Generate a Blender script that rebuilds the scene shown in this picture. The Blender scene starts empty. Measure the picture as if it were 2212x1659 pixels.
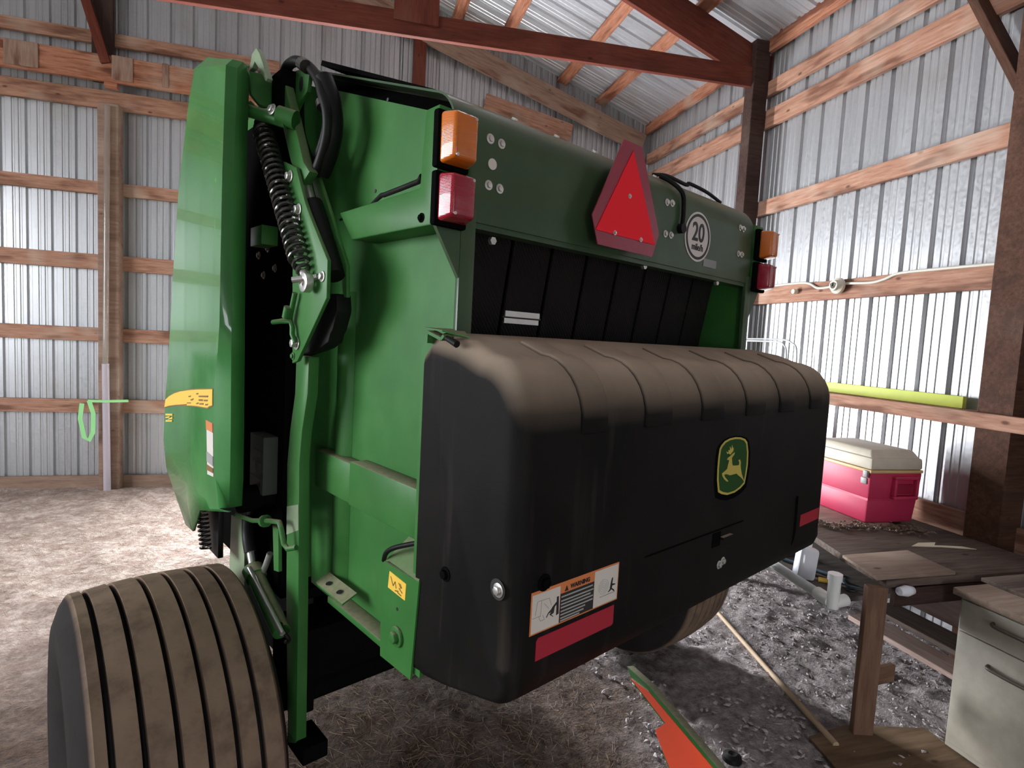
import bpy, bmesh, math, random
from mathutils import Vector, Matrix, noise
random.seed(7)
scene = bpy.context.scene
COL = scene.collection
R = math.radians
# metric outlines: baler pieces in the baler frame, the others in metres in the barn
PT = {
'plate_decal':[(-0.885,0.1437,1.262),(-0.885,0.0642,1.2536),(-0.885,0.0679,1.2087),(-0.885,0.1578,1.2131)],
'stripe':[(-1.15,1.6045,1.5566),(-1.15,1.553,1.5903),(-1.15,1.4897,1.6121),(-1.15,1.3992,1.6338),(-1.15,1.3044,1.6512),(-1.15,1.1724,1.6696),(-1.15,1.0515,1.6839),(-1.15,0.8694,1.7031),(-1.15,0.8689,1.6491),(-1.15,0.9029,1.642),(-1.15,0.9237,1.6344),(-1.15,0.974,1.6302),(-1.15,1.0493,1.6247),(-1.15,1.129,1.6172),(-1.15,1.2003,1.6086),(-1.15,1.1962,1.6152),(-1.15,1.3028,1.6002),(-1.15,1.3979,1.5871),(-1.15,1.4992,1.5712)],
'stripe_dark':[(-1.15,1.6129,1.5543),(-1.15,1.5639,1.5903),(-1.15,1.495,1.6139),(-1.15,1.3993,1.6367),(-1.15,1.3045,1.654),(-1.15,1.1725,1.6729),(-1.15,1.0516,1.6876),(-1.15,0.8695,1.7065),(-1.15,0.8671,1.6473),(-1.15,0.9027,1.637),(-1.15,0.9235,1.6304),(-1.15,0.9739,1.6267),(-1.15,1.0492,1.6205),(-1.15,1.1289,1.6139),(-1.15,1.2088,1.6053),(-1.15,1.3027,1.5945),(-1.15,1.3978,1.5823),(-1.15,1.4991,1.5676)],
'stripe_bars':[[(-1.15,1.0315,1.6645),(-1.15,0.9148,1.6771),(-1.15,0.9181,1.6707),(-1.15,1.0313,1.6593)],[(-1.15,1.0311,1.6515),(-1.15,0.9824,1.657),(-1.15,0.9822,1.6508),(-1.15,1.0308,1.6458)],[(-1.15,0.9677,1.6571),(-1.15,0.9178,1.6627),(-1.15,0.9246,1.6564),(-1.15,0.9675,1.652)],[(-1.15,1.0229,1.6383),(-1.15,0.9709,1.6445),(-1.15,0.9707,1.6394),(-1.15,1.0228,1.6336)],[(-1.15,0.9455,1.6449),(-1.15,0.912,1.6494),(-1.15,0.924,1.6424),(-1.15,0.9489,1.6394)],[(-1.15,1.0646,1.6699),(-1.15,1.0395,1.6731),(-1.15,1.0393,1.6678),(-1.15,1.0625,1.6649)],[(-1.15,1.0614,1.6349),(-1.15,1.0344,1.6396),(-1.15,1.0381,1.6344),(-1.15,1.0652,1.6302)],[(-1.15,1.144,1.635),(-1.15,1.138,1.6395),(-1.15,1.1015,1.6468),(-1.15,1.1054,1.642),(-1.15,1.1235,1.6362)],[(-1.15,1.1717,1.6483),(-1.15,1.1384,1.653),(-1.15,1.1424,1.6477),(-1.15,1.1716,1.6439)],[(-1.15,1.1921,1.6212),(-1.15,1.1376,1.6275),(-1.15,1.1416,1.6238),(-1.15,1.192,1.6177)]],
'num':[[(-1.15,1.5516,1.5318),(-1.15,1.4267,1.5476),(-1.15,1.4289,1.5395),(-1.15,1.5514,1.5243)],[(-1.15,1.5512,1.5181),(-1.15,1.4721,1.5313),(-1.15,1.4823,1.5238),(-1.15,1.5511,1.5131)],[(-1.15,1.503,1.516),(-1.15,1.4263,1.5362),(-1.15,1.4286,1.5263),(-1.15,1.5082,1.5116)],[(-1.15,1.5455,1.5051),(-1.15,1.4284,1.5209),(-1.15,1.4333,1.5142),(-1.15,1.548,1.4979)]],
'warn_side':[(-1.15,0.9396,1.5904),(-1.15,0.8624,1.5887),(-1.15,0.8497,1.4107),(-1.15,0.9209,1.4051)],
'bolts':[(-0.7229,0.0,2.44),(-0.684,0.0,2.4372),(-0.7216,0.0,2.3217),(-0.6827,0.0,2.3204),(0.1089,0.0,2.4403),(0.1417,0.0,2.4434),(0.1114,-0.0,2.3293),(0.1477,0.0,2.3301),(0.6671,0.0,2.4437),(0.6968,0.0,2.4428),(0.6695,-0.0,2.3352),(0.6989,0.0,2.3353)],
'topbolts':[(-0.5819,0.06,2.5609),(-0.4068,0.06,2.562),(-0.2258,0.06,2.5621),(0.12,0.06,2.559)],
'smv_in':[(-0.1865,-0.06,2.5346),(-0.0375,-0.06,2.2641),(-0.3488,-0.06,2.2605)],
'smv_dots':[(-0.1946,-0.06,2.3912),(-0.2573,-0.06,2.267),(-0.1201,-0.06,2.2668)],
'tabs':[(-0.6808,0.05,2.2071),(0.027,0.05,2.2257),(0.5442,0.05,2.2218)],
'em_out':[(-0.0235,-0.345,1.6267),(-0.0019,-0.345,1.6383),(0.028,-0.345,1.6443),(0.0666,-0.345,1.6454),(0.1034,-0.345,1.6419),(0.1344,-0.345,1.6342),(0.1517,-0.345,1.6222),(0.1654,-0.345,1.5888),(0.1695,-0.345,1.5453),(0.1644,-0.345,1.5099),(0.158,-0.345,1.4818),(0.1301,-0.345,1.4695),(0.0912,-0.345,1.4608),(0.0415,-0.345,1.4599),(0.0057,-0.345,1.4679),(-0.0194,-0.345,1.4777),(-0.0324,-0.345,1.5172),(-0.0359,-0.345,1.5511),(-0.0357,-0.345,1.5912),(-0.032,-0.345,1.6175)],
'deer':[(0.0185,-0.345,1.5772),(0.0244,-0.345,1.5834),(0.0378,-0.345,1.5865),(0.0462,-0.345,1.5905),(0.0575,-0.345,1.5945),(0.0679,-0.345,1.5963),(0.0655,-0.345,1.5896),(0.0571,-0.345,1.5846),(0.0509,-0.345,1.5797),(0.0535,-0.345,1.5684),(0.0564,-0.345,1.5594),(0.0609,-0.345,1.5538),(0.0828,-0.345,1.5513),(0.1033,-0.345,1.5508),(0.1047,-0.345,1.5595),(0.0967,-0.345,1.5673),(0.1075,-0.345,1.5687),(0.1152,-0.345,1.5583),(0.1148,-0.345,1.5478),(0.1211,-0.345,1.5329),(0.129,-0.345,1.5178),(0.1386,-0.345,1.5059),(0.1529,-0.345,1.489),(0.14,-0.345,1.4978),(0.1233,-0.345,1.5078),(0.1032,-0.345,1.5174),(0.0911,-0.345,1.5241),(0.0661,-0.345,1.5237),(0.0484,-0.345,1.5234),(0.0228,-0.345,1.5306),(0.0078,-0.345,1.5301),(0.0161,-0.345,1.5212),(0.0293,-0.345,1.5127),(0.0411,-0.345,1.5043),(0.029,-0.345,1.5059),(0.0117,-0.345,1.5149),(-0.0025,-0.345,1.5269),(-0.0067,-0.345,1.5359),(0.014,-0.345,1.5426),(0.0256,-0.345,1.5474),(0.0285,-0.345,1.5591),(0.032,-0.345,1.5672),(0.0335,-0.345,1.5746)],
'antler':[(0.0176,-0.345,1.5953),(0.0106,-0.345,1.6041),(0.0264,-0.345,1.6002),(0.0223,-0.345,1.6081),(0.0332,-0.345,1.6054),(0.0317,-0.345,1.6185),(0.0433,-0.345,1.6079),(0.0449,-0.345,1.6228),(0.0527,-0.345,1.6105),(0.0565,-0.345,1.6129),(0.0563,-0.345,1.6019),(0.0466,-0.345,1.5966),(0.0369,-0.345,1.5917),(0.0269,-0.345,1.5971)],
'fig1':[[(-0.7434,-0.345,1.3369),(-0.7372,-0.345,1.3372),(-0.7347,-0.345,1.2944),(-0.743,-0.345,1.2929)],[(-0.7557,-0.345,1.3174),(-0.743,-0.345,1.3258),(-0.7414,-0.345,1.3204),(-0.7493,-0.345,1.3146),(-0.7516,-0.345,1.3013),(-0.7597,-0.345,1.2988),(-0.7523,-0.345,1.2936),(-0.7536,-0.345,1.2924),(-0.7653,-0.345,1.3004),(-0.7602,-0.345,1.3059),(-0.7683,-0.345,1.3043),(-0.7745,-0.345,1.2962),(-0.7765,-0.345,1.2972),(-0.7699,-0.345,1.3067),(-0.7607,-0.345,1.312)]],
'fig2':[[(-0.5385,-0.345,1.3317),(-0.535,-0.345,1.3308),(-0.5368,-0.345,1.3159),(-0.5244,-0.345,1.3127),(-0.5242,-0.345,1.3104),(-0.5363,-0.345,1.3102),(-0.5373,-0.345,1.3039),(-0.5281,-0.345,1.2982),(-0.5257,-0.345,1.292),(-0.5304,-0.345,1.2944),(-0.5387,-0.345,1.3009),(-0.5452,-0.345,1.2983),(-0.5518,-0.345,1.2961),(-0.552,-0.345,1.2979),(-0.5457,-0.345,1.3028),(-0.5436,-0.345,1.3154),(-0.5418,-0.345,1.3237)]],
'lines1':[[(-0.8117,-0.345,1.3112),(-0.8062,-0.345,1.3424)],[(-0.8062,-0.345,1.3424),(-0.7686,-0.345,1.3408)],[(-0.7929,-0.345,1.3406),(-0.7953,-0.345,1.3044)],[(-0.7686,-0.345,1.3408),(-0.7602,-0.345,1.3217)],[(-0.8204,-0.345,1.3061),(-0.7955,-0.345,1.3064)],[(-0.7842,-0.345,1.3324),(-0.7693,-0.345,1.3164)],[(-0.7945,-0.345,1.2944),(-0.8007,-0.345,1.306)],[(-0.7945,-0.345,1.2944),(-0.7811,-0.345,1.2943)],[(-0.7811,-0.345,1.2943),(-0.7874,-0.345,1.306)]],
'lines2':[[(-0.5846,-0.345,1.2915),(-0.5239,-0.345,1.2915)]],
'ribs':[(-0.6828,-0.345,1.7315),(-0.601,-0.345,1.7332),(-0.4315,-0.345,1.7341),(-0.3181,-0.345,1.7383),(-0.145,-0.345,1.7393),(-0.0287,-0.345,1.7426),(0.1351,-0.345,1.7433),(0.261,-0.345,1.7495),(0.3922,-0.345,1.7498),(0.5051,-0.345,1.7546),(0.6696,-0.345,1.753),(0.779,-0.345,1.7591)],
'yellow':[(3.94,3.9504,1.7145),(3.94,3.9439,1.6597),(3.94,2.8321,1.7273),(3.94,2.8346,1.6961)],
'cable':[(3.88,4.7896,2.5602),(3.88,4.4236,2.567),(3.88,4.2554,2.5537),(3.88,4.144,2.5049),(3.88,3.9695,2.5079),(3.88,3.8301,2.5199),(3.88,3.611,2.5097),(3.88,3.4915,2.5279),(3.88,3.3796,2.559),(3.88,3.1319,2.5608),(3.88,2.6153,2.5529)],
'strap':[(-2.8175,7.4,0.9787),(-2.8361,7.4,0.8114),(-2.7968,7.4,0.6019),(-2.752,7.4,0.5704),(-2.7157,7.4,0.6551),(-2.7106,7.4,0.8657),(-2.7505,7.4,1.0115),(-2.5928,7.4,1.0098),(-2.3638,7.4,1.0202)],
}
SKY, EXPO, GAPW = 8.3, 1.1, 390.0


# ------------------------------------------------------------------ camera
def camera():
    cam = bpy.data.cameras.new('camera'); co = bpy.data.objects.new('camera', cam); COL.objects.link(co)
    a, p, ro = R(15.792), R(-4.434), R(3.0)
    right = Vector((1, 0, 0)); fwd = Vector((0, math.cos(p), math.sin(p))); up = Vector((0, -math.sin(p), math.cos(p)))
    r = right*math.cos(ro) + up*math.sin(ro); u = -right*math.sin(ro) + up*math.cos(ro)
    rz = Matrix.Rotation(-a, 3, 'Z')
    r, u, w = rz @ r, rz @ u, rz @ fwd
    m = Matrix((r, u, -w)).transposed().to_4x4(); m.translation = Vector((0, 0, 1.92))
    co.matrix_world = m
    cam.sensor_width = 36; cam.lens = 36*1237.75/2212; cam.clip_start = 0.05; cam.clip_end = 200
    scene.camera = co
camera()

# ------------------------------------------------------------------ materials
class NT:
    def __init__(s, name):
        s.m = bpy.data.materials.new(name); s.m.use_nodes = True
        s.t = s.m.node_tree; s.n = s.t.nodes; s.b = s.n['Principled BSDF']
    def new(s, typ, **kw):
        n = s.n.new(typ)
        for k, v in kw.items():
            if k in n.inputs: n.inputs[k].default_value = v
            else: setattr(n, k, v)
        return n
    def link(s, a, b): s.t.links.new(a, b)
    def coord(s, scale=(1, 1, 1), out='Object', rnd=False):
        tc = s.new('ShaderNodeTexCoord'); mp = s.new('ShaderNodeMapping'); mp.inputs['Scale'].default_value = scale
        s.link(tc.outputs[out], mp.inputs['Vector'])
        if rnd:
            oi = s.new('ShaderNodeObjectInfo'); mu = s.new('ShaderNodeMath', operation='MULTIPLY'); mu.inputs[1].default_value = 37
            s.link(oi.outputs['Random'], mu.inputs[0]); s.link(mu.outputs[0], mp.inputs['Location'])
        return mp.outputs['Vector']
    def noise(s, vec, scale, detail=4, rough=0.55):
        n = s.new('ShaderNodeTexNoise'); n.inputs['Scale'].default_value = scale; n.inputs['Detail'].default_value = detail
        n.inputs['Roughness'].default_value = rough; s.link(vec, n.inputs['Vector']); return n.outputs['Fac']
    def ramp(s, fac, stops):
        n = s.new('ShaderNodeValToRGB'); e = n.color_ramp.elements
        while len(e) < len(stops): e.new(0.5)
        for el, (p, c) in zip(e, stops):
            el.position = p; el.color = (*c, 1) if len(c) == 3 else c
        s.link(fac, n.inputs['Fac']); return n.outputs['Color']
    def mix(s, fac, a, b, mode='MIX'):
        n = s.new('ShaderNodeMix', data_type='RGBA', blend_type=mode)
        for sock, v in ((n.inputs[0], fac), (n.inputs[6], a), (n.inputs[7], b)):
            if hasattr(v, 'is_linked'): s.link(v, sock)
            elif isinstance(v, (int, float)): sock.default_value = v
            else: sock.default_value = (*v, 1)
        return n.outputs[2]
    def maprange(s, v, a, b, c=0.0, d=1.0):
        n = s.new('ShaderNodeMapRange'); n.inputs[1].default_value = a; n.inputs[2].default_value = b
        n.inputs[3].default_value = c; n.inputs[4].default_value = d; s.link(v, n.inputs[0]); return n.outputs[0]
    def math(s, op, a, b):
        n = s.new('ShaderNodeMath', operation=op)
        for i, v in enumerate((a, b)):
            if hasattr(v, 'is_linked'): s.link(v, n.inputs[i])
            else: n.inputs[i].default_value = v
        return n.outputs[0]
    def upness(s):
        g = s.new('ShaderNodeNewGeometry'); x = s.new('ShaderNodeSeparateXYZ'); s.link(g.outputs['Normal'], x.inputs[0]); return x.outputs['Z']
    def bump(s, h, strength=0.3, dist=0.01):
        n = s.new('ShaderNodeBump'); n.inputs['Strength'].default_value = strength; n.inputs['Distance'].default_value = dist
        s.link(h, n.inputs['Height']); s.link(n.outputs['Normal'], s.b.inputs['Normal'])
    def set(s, color=None, rough=None, metal=None, **kw):
        for k, v in (('Base Color', color), ('Roughness', rough), ('Metallic', metal), *kw.items()):
            if v is None: continue
            i = s.b.inputs[k]
            if hasattr(v, 'is_linked'): s.link(v, i)
            elif isinstance(v, (int, float)): i.default_value = v
            else: i.default_value = (*v, 1) if len(v) == 3 else v
        return s.m

def plain(name, c, rough=0.5, metal=0.0, var=0.0, **kw):
    t = NT(name)
    if var:
        f = t.noise(t.coord(), 14, 5)
        col = t.mix(f, tuple(x*(1-var) for x in c), tuple(min(1, x*(1+var)) for x in c))
    else: col = c
    return t.set(col, rough, metal, **kw)

def paint(name, c, rough=0.42, dust=0.8, dustcol=(0.33, 0.27, 0.19), **kw):
    kw.setdefault('Specular IOR Level', 0.22)
    t = NT(name); v = t.coord()
    f = t.noise(v, 5, 6); g = t.noise(v, 60, 3)
    base = t.mix(t.maprange(f, 0.35, 0.7), tuple(x*0.86 for x in c), tuple(x*1.12 for x in c))
    d = t.math('MULTIPLY', t.maprange(t.upness(), 0.45, 0.95), t.maprange(g, 0.2, 0.6, 0.55, 1.0))
    d = t.math('MULTIPLY', d, dust)
    film = t.maprange(f, 0.45, 0.8, 0.01, 0.05)
    col = t.mix(t.math('MAXIMUM', d, film), base, dustcol)
    r = t.maprange(d, 0, 0.6, rough, 0.85)
    return t.set(col, r, 0.0, **kw)

def wood(name, dark, light, stain=(0.10, 0.045, 0.03), stainamt=0.6, rough=0.75, grey=0.45):
    t = NT(name); v = t.coord((1.2, 14, 14), rnd=True); v2 = t.coord((1.0, 5, 5), rnd=True); v3 = t.coord((1, 1, 1), rnd=True)
    g = t.noise(v, 3.5, 8, 0.65)
    col = t.ramp(g, [(0.28, dark), (0.5, tuple((a+b)/2 for a, b in zip(dark, light))), (0.72, light)])
    k = t.noise(v2, 1.7, 3, 0.5)
    col = t.mix(t.maprange(k, 0.52, 0.64, 0, stainamt), col, stain)
    vo = t.new('ShaderNodeTexVoronoi'); vo.inputs['Scale'].default_value = 3.2; t.link(t.coord((1.0, 2.0, 2.0), rnd=True), vo.inputs['Vector'])
    col = t.mix(t.maprange(vo.outputs['Distance'], 0.04, 0.10, 0.75, 0), col, tuple(x*0.5 for x in stain))
    p = t.noise(v3, 2.1, 2)
    col = t.mix(t.maprange(p, 0.55, 0.7, 0, grey), col, (0.50, 0.40, 0.32))
    t.bump(g, 0.25, 0.004)
    return t.set(col, rough, **{'Specular IOR Level': 0.15})

def tin(name, axis, base=(0.405, 0.41, 0.425), metal=0.5, rough=0.36):
    t = NT(name)
    sc = {'x': (3.2, 3.2, 0.25), 'r': (0.25, 3.2, 3.2)}[axis]
    f = t.noise(t.coord(sc), 1.6, 2.5, 0.5); g = t.noise(t.coord((1, 1, 1)), 40, 3); h = t.noise(t.coord((1, 1, 1)), 1.3, 4)
    col = t.mix(t.maprange(f, 0.3, 0.72), tuple(x*0.86 for x in base), tuple(x*1.08 for x in base))
    col = t.mix(t.maprange(g, 0.35, 0.75, 0, 0.35), col, tuple(x*1.2 for x in base))
    col = t.mix(t.maprange(h, 0.60, 0.78, 0, 0.5), col, (0.30, 0.26, 0.22))
    return t.set(col, t.maprange(g, 0.3, 0.7, rough-0.08, rough+0.1), metal)

def soil():
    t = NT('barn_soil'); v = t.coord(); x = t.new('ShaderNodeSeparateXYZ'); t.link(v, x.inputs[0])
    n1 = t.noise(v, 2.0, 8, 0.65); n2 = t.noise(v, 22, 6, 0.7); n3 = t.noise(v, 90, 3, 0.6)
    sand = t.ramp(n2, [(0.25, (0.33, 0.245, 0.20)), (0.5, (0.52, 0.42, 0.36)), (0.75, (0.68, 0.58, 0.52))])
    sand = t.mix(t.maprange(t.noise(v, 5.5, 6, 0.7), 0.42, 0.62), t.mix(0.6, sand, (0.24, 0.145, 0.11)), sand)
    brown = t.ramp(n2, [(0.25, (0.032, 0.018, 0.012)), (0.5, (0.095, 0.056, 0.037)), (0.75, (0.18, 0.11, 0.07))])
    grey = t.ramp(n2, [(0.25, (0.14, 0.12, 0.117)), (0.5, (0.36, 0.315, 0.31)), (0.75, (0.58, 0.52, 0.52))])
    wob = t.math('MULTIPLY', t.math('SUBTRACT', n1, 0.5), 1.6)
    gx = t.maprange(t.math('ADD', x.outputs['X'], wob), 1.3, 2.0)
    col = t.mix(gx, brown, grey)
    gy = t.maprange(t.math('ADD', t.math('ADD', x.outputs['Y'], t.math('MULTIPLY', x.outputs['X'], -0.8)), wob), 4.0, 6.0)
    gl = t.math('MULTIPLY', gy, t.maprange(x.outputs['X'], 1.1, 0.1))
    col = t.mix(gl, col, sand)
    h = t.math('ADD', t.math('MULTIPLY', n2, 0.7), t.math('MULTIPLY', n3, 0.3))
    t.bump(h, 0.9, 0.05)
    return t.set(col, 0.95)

def lens(name, c):
    t = NT(name); w = t.new('ShaderNodeTexWave', wave_type='BANDS', bands_direction='Z'); w.inputs['Scale'].default_value = 90
    t.link(t.coord(), w.inputs['Vector']); t.bump(w.outputs['Fac'], 0.15, 0.002)
    return t.set(c, 0.12, 0.0, **{'Transmission Weight': 0.25, 'Coat Weight': 0.6, 'IOR': 1.49})

def boxplastic():
    t = NT('black_textured_plastic'); v = t.coord()
    f = t.noise(v, 4, 6); g = t.noise(v, 300, 2); s = t.noise(t.coord((10, 10, 0.8)), 2, 4)
    base = t.mix(t.maprange(f, 0.3, 0.7), (0.0068, 0.0065, 0.006), (0.0125, 0.0115, 0.0105))
    base = t.mix(t.maprange(s, 0.58, 0.8, 0, 0.25), base, (0.07, 0.064, 0.06))
    d = t.math('MULTIPLY', t.maprange(t.upness(), 0.05, 0.9), t.maprange(f, 0.25, 0.6, 0.7, 1.0))
    col = t.mix(t.math('MULTIPLY', d, 0.95), base, (0.44, 0.345, 0.26))
    t.bump(g, 0.12, 0.002)
    return t.set(col, t.maprange(d, 0, 0.6, 0.55, 0.9), **{'Specular IOR Level': 0.06})

def tyre_mat():
    t = NT('dusty_tyre_rubber'); v = t.coord()
    f = t.noise(v, 9, 7, 0.65); r = t.new('ShaderNodeSeparateXYZ'); t.link(v, r.inputs[0])
    rad = t.new('ShaderNodeVectorMath', operation='LENGTH'); cmb = t.new('ShaderNodeCombineXYZ')
    t.link(r.outputs['Y'], cmb.inputs[1]); t.link(r.outputs['Z'], cmb.inputs[2]); t.link(cmb.outputs[0], rad.inputs[0])
    tread = t.maprange(rad.outputs['Value'], 0.512, 0.528)
    mud = t.mix(f, (0.13, 0.088, 0.062), (0.29, 0.205, 0.145))
    rub = t.mix(f, (0.010, 0.009, 0.009), (0.036, 0.031, 0.029))
    col = t.mix(t.math('MULTIPLY', tread, t.maprange(f, 0.25, 0.5, 0.6, 1.0)), rub, mud)
    t.bump(f, 0.25, 0.006)
    return t.set(col, 0.9, **{'Specular IOR Level': 0.12})

def belt_mat():
    t = NT('woven_rubber_belt'); w = t.new('ShaderNodeTexWave', wave_type='BANDS', bands_direction='DIAGONAL'); w.inputs['Scale'].default_value = 45
    t.link(t.coord(), w.inputs['Vector']); t.bump(w.outputs['Fac'], 0.5, 0.004)
    f = t.noise(t.coord(), 12, 4)
    return t.set(t.mix(f, (0.006, 0.0055, 0.0055), (0.016, 0.014, 0.013)), 0.7, **{'Specular IOR Level': 0.15})

GREEN = (0.034, 0.150, 0.032)
MAT = dict(
    green=paint('green_machine_paint', GREEN),
    greenshade=paint('green_paint_shaded', (0.040, 0.078, 0.036), rough=0.4, dust=0.75, **{'Coat Weight': 0.2, 'Coat Roughness': 0.12}),  # darker copy of the machine green, shade of the rear faces in the colour
    greenshield=paint('green_shield_gloss', (0.045, 0.20, 0.05), rough=0.25, dust=0.5, **{'Coat Weight': 0.32, 'Coat Roughness': 0.04, 'Coat IOR': 1.5}),
    black=plain('black_steel_and_shade', (0.005, 0.005, 0.005), 0.8, 0, 0.3, **{'Specular IOR Level': 0.0}),  # black steel parts, also painted shade under the overhang and behind the shield
    rubber=plain('black_rubber_hose', (0.008, 0.0075, 0.0075), 0.5, 0, 0.3, **{'Specular IOR Level': 0.18}),
    box=boxplastic(), tyre=tyre_mat(), belt=belt_mat(),
    steel=plain('zinc_plated_steel', (0.62, 0.61, 0.57), 0.32, 0.75, 0.15),
    spring=plain('dark_spring_steel', (0.10, 0.095, 0.09), 0.22, 0.75, 0.1),
    amber=lens('amber_lens_plastic', (0.80, 0.20, 0.015)), red=lens('red_lens_plastic', (0.42, 0.012, 0.035)),
    fluo=plain('fluorescent_red_orange_film', (1.0, 0.028, 0.045), 0.6, **{'Specular IOR Level': 0.1}),
    fluo2=plain('fluorescent_orange_film', (1.0, 0.10, 0.035), 0.5),
    darkred=plain('dark_red_reflective_film', (0.30, 0.016, 0.045), 0.25, 0, 0.15),
    reflred=plain('red_reflector_film', (0.36, 0.012, 0.03), 0.3),
    white=plain('white_decal_vinyl', (0.62, 0.58, 0.52), 0.5),
    sign=plain('white_sign_vinyl', (0.68, 0.63, 0.59), 0.45),
    ink=plain('black_decal_ink', (0.015, 0.015, 0.016), 0.5),
    greyink=plain('grey_decal_ink', (0.30, 0.29, 0.28), 0.5),
    textgrey=plain('pale_decal_text', (0.36, 0.35, 0.32), 0.5),
    orange=plain('orange_decal_vinyl', (0.62, 0.19, 0.05), 0.45),
    yellow=plain('yellow_decal_vinyl', (0.80, 0.52, 0.07), 0.4),
    olive=plain('yellow_green_emblem_line', (0.50, 0.40, 0.09), 0.6, **{'Specular IOR Level': 0.1}),
    emgreen=plain('dark_green_emblem', (0.020, 0.068, 0.016), 0.6, **{'Specular IOR Level': 0.1}),
    bronze=plain('brown_decal_ink', (0.20, 0.09, 0.02), 0.5),
    palegreen=plain('pale_reflective_tape', (0.22, 0.30, 0.18), 0.4, 0, 0.1),
    girt=wood('weathered_girt_wood', (0.23, 0.10, 0.062), (0.47, 0.275, 0.195), (0.10, 0.04, 0.025), stainamt=0.7),
    purlin=wood('roof_purlin_wood', (0.22, 0.07, 0.035), (0.52, 0.25, 0.16), (0.09, 0.03, 0.018), stainamt=0.75),
    truss=wood('red_brown_truss_wood', (0.085, 0.020, 0.012), (0.17, 0.045, 0.028), (0.06, 0.015, 0.01), 0.4, grey=0.04),
    gable=wood('pale_gable_wood', (0.23, 0.14, 0.105), (0.37, 0.26, 0.20), (0.12, 0.04, 0.025), 0.7),
    post=wood('dark_treated_post_wood', (0.028, 0.015, 0.013), (0.070, 0.040, 0.032), (0.02, 0.01, 0.01), 0.4, grey=0.04),
    brownpost=wood('brown_treated_post_wood', (0.045, 0.020, 0.012), (0.105, 0.050, 0.032), (0.04, 0.02, 0.014), 0.5, grey=0.04),
    palepost=wood('pale_brown_post_wood', (0.20, 0.12, 0.09), (0.33, 0.225, 0.17), (0.12, 0.07, 0.05), 0.4),
    bench=wood('grimy_bench_plywood', (0.060, 0.043, 0.035), (0.16, 0.12, 0.10), (0.03, 0.02, 0.016), 0.5, grey=0.04),
    ply=wood('bare_plywood', (0.19, 0.135, 0.10), (0.29, 0.22, 0.175), (0.12, 0.075, 0.05), 0.3),
    floorply=wood('dirty_floor_plywood', (0.13, 0.08, 0.045), (0.24, 0.16, 0.10), (0.06, 0.035, 0.02), 0.5, grey=0.04),
    legwood=wood('stained_leg_wood', (0.12, 0.062, 0.04), (0.22, 0.13, 0.085), (0.05, 0.03, 0.02), 0.5, grey=0.04),
    dustyboard=wood('dusty_grey_board', (0.10, 0.085, 0.078), (0.19, 0.165, 0.15), (0.05, 0.04, 0.035), 0.5, grey=0.1),
    boxgrey=plain('dull_grey_green_plastic', (0.045, 0.055, 0.042), 0.7, 0, 0.2),
    plank=wood('pinkish_plank_wood', (0.30, 0.20, 0.17), (0.48, 0.36, 0.32), (0.2, 0.12, 0.1), 0.4),
    yellowboard=plain('lime_yellow_painted_board', (0.60, 0.68, 0.11), 0.55, 0, 0.08),
    tinwall=tin('galvanised_wall_tin', 'x'), tinroof=tin('galvanised_roof_tin', 'r', (0.52, 0.54, 0.575)),
    soil=soil(),
    cabinet=plain('cream_painted_steel', (0.29, 0.26, 0.21), 0.55, 0, 0.3),
    rust=plain('rusty_steel', (0.11, 0.085, 0.07), 0.5, 0.5, 0.4),
    pvc=plain('white_pvc', (0.80, 0.80, 0.78), 0.35), pvcgrey=plain('grey_pvc', (0.55, 0.58, 0.60), 0.35, 0, 0.15),
    lilac=plain('lilac_grey_plastic', (0.42, 0.37, 0.42), 0.3), clear=plain('clear_plastic', (0.62, 0.55, 0.50), 0.08, 0, 0, **{'Transmission Weight': 0.75}),
    ceramic=plain('cream_ceramic', (0.72, 0.66, 0.55), 0.3), cable=plain('pale_sheathed_cable', (0.58, 0.55, 0.48), 0.5),
    coolred=plain('red_cooler_plastic', (0.52, 0.028, 0.09), 0.5, 0, 0.1), coolid=plain('cooler_lid_plastic', (0.60, 0.54, 0.44), 0.5, 0, 0.15),
    coolrim=plain('yellowed_rim_plastic', (0.66, 0.46, 0.20), 0.5), grey=plain('grey_latch_plastic', (0.25, 0.25, 0.25), 0.5),
    bottle=plain('glossy_white_plastic', (0.78, 0.80, 0.86), 0.15), stick=plain('bleached_stick_wood', (0.42, 0.30, 0.19), 0.7, 0, 0.2),
    strap=plain('lime_webbing', (0.28, 0.66, 0.26), 0.6), straw=plain('dry_straw', (0.20, 0.135, 0.085), 0.8, 0, 0.4),
    chips=plain('grey_wood_chips', (0.38, 0.33, 0.33), 0.8, 0, 0.5), bark=plain('bark_debris', (0.17, 0.115, 0.085), 0.8, 0, 0.6),
    paper=plain('torn_paper', (0.55, 0.48, 0.36), 0.7), blue=plain('blue_grey_steel', (0.11, 0.15, 0.19), 0.35, 0.5, 0.2),
    outdoor=plain('pale_gravel_outside', (0.55, 0.52, 0.47), 0.9, 0, 0.2),
)

# ------------------------------------------------------------------ mesh helpers
def link_mesh(name, me, mat, parent=None, loc=None, smooth=None):
    if mat is not None: me.materials.append(mat if not isinstance(mat, str) else MAT[mat])
    if smooth is not None:
        for p in me.polygons: p.use_smooth = True
        me.set_sharp_from_angle(angle=R(smooth))
    o = bpy.data.objects.new(name, me); COL.objects.link(o)
    if parent is not None: o.parent = parent
    if loc is not None: o.location = loc
    return o

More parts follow.
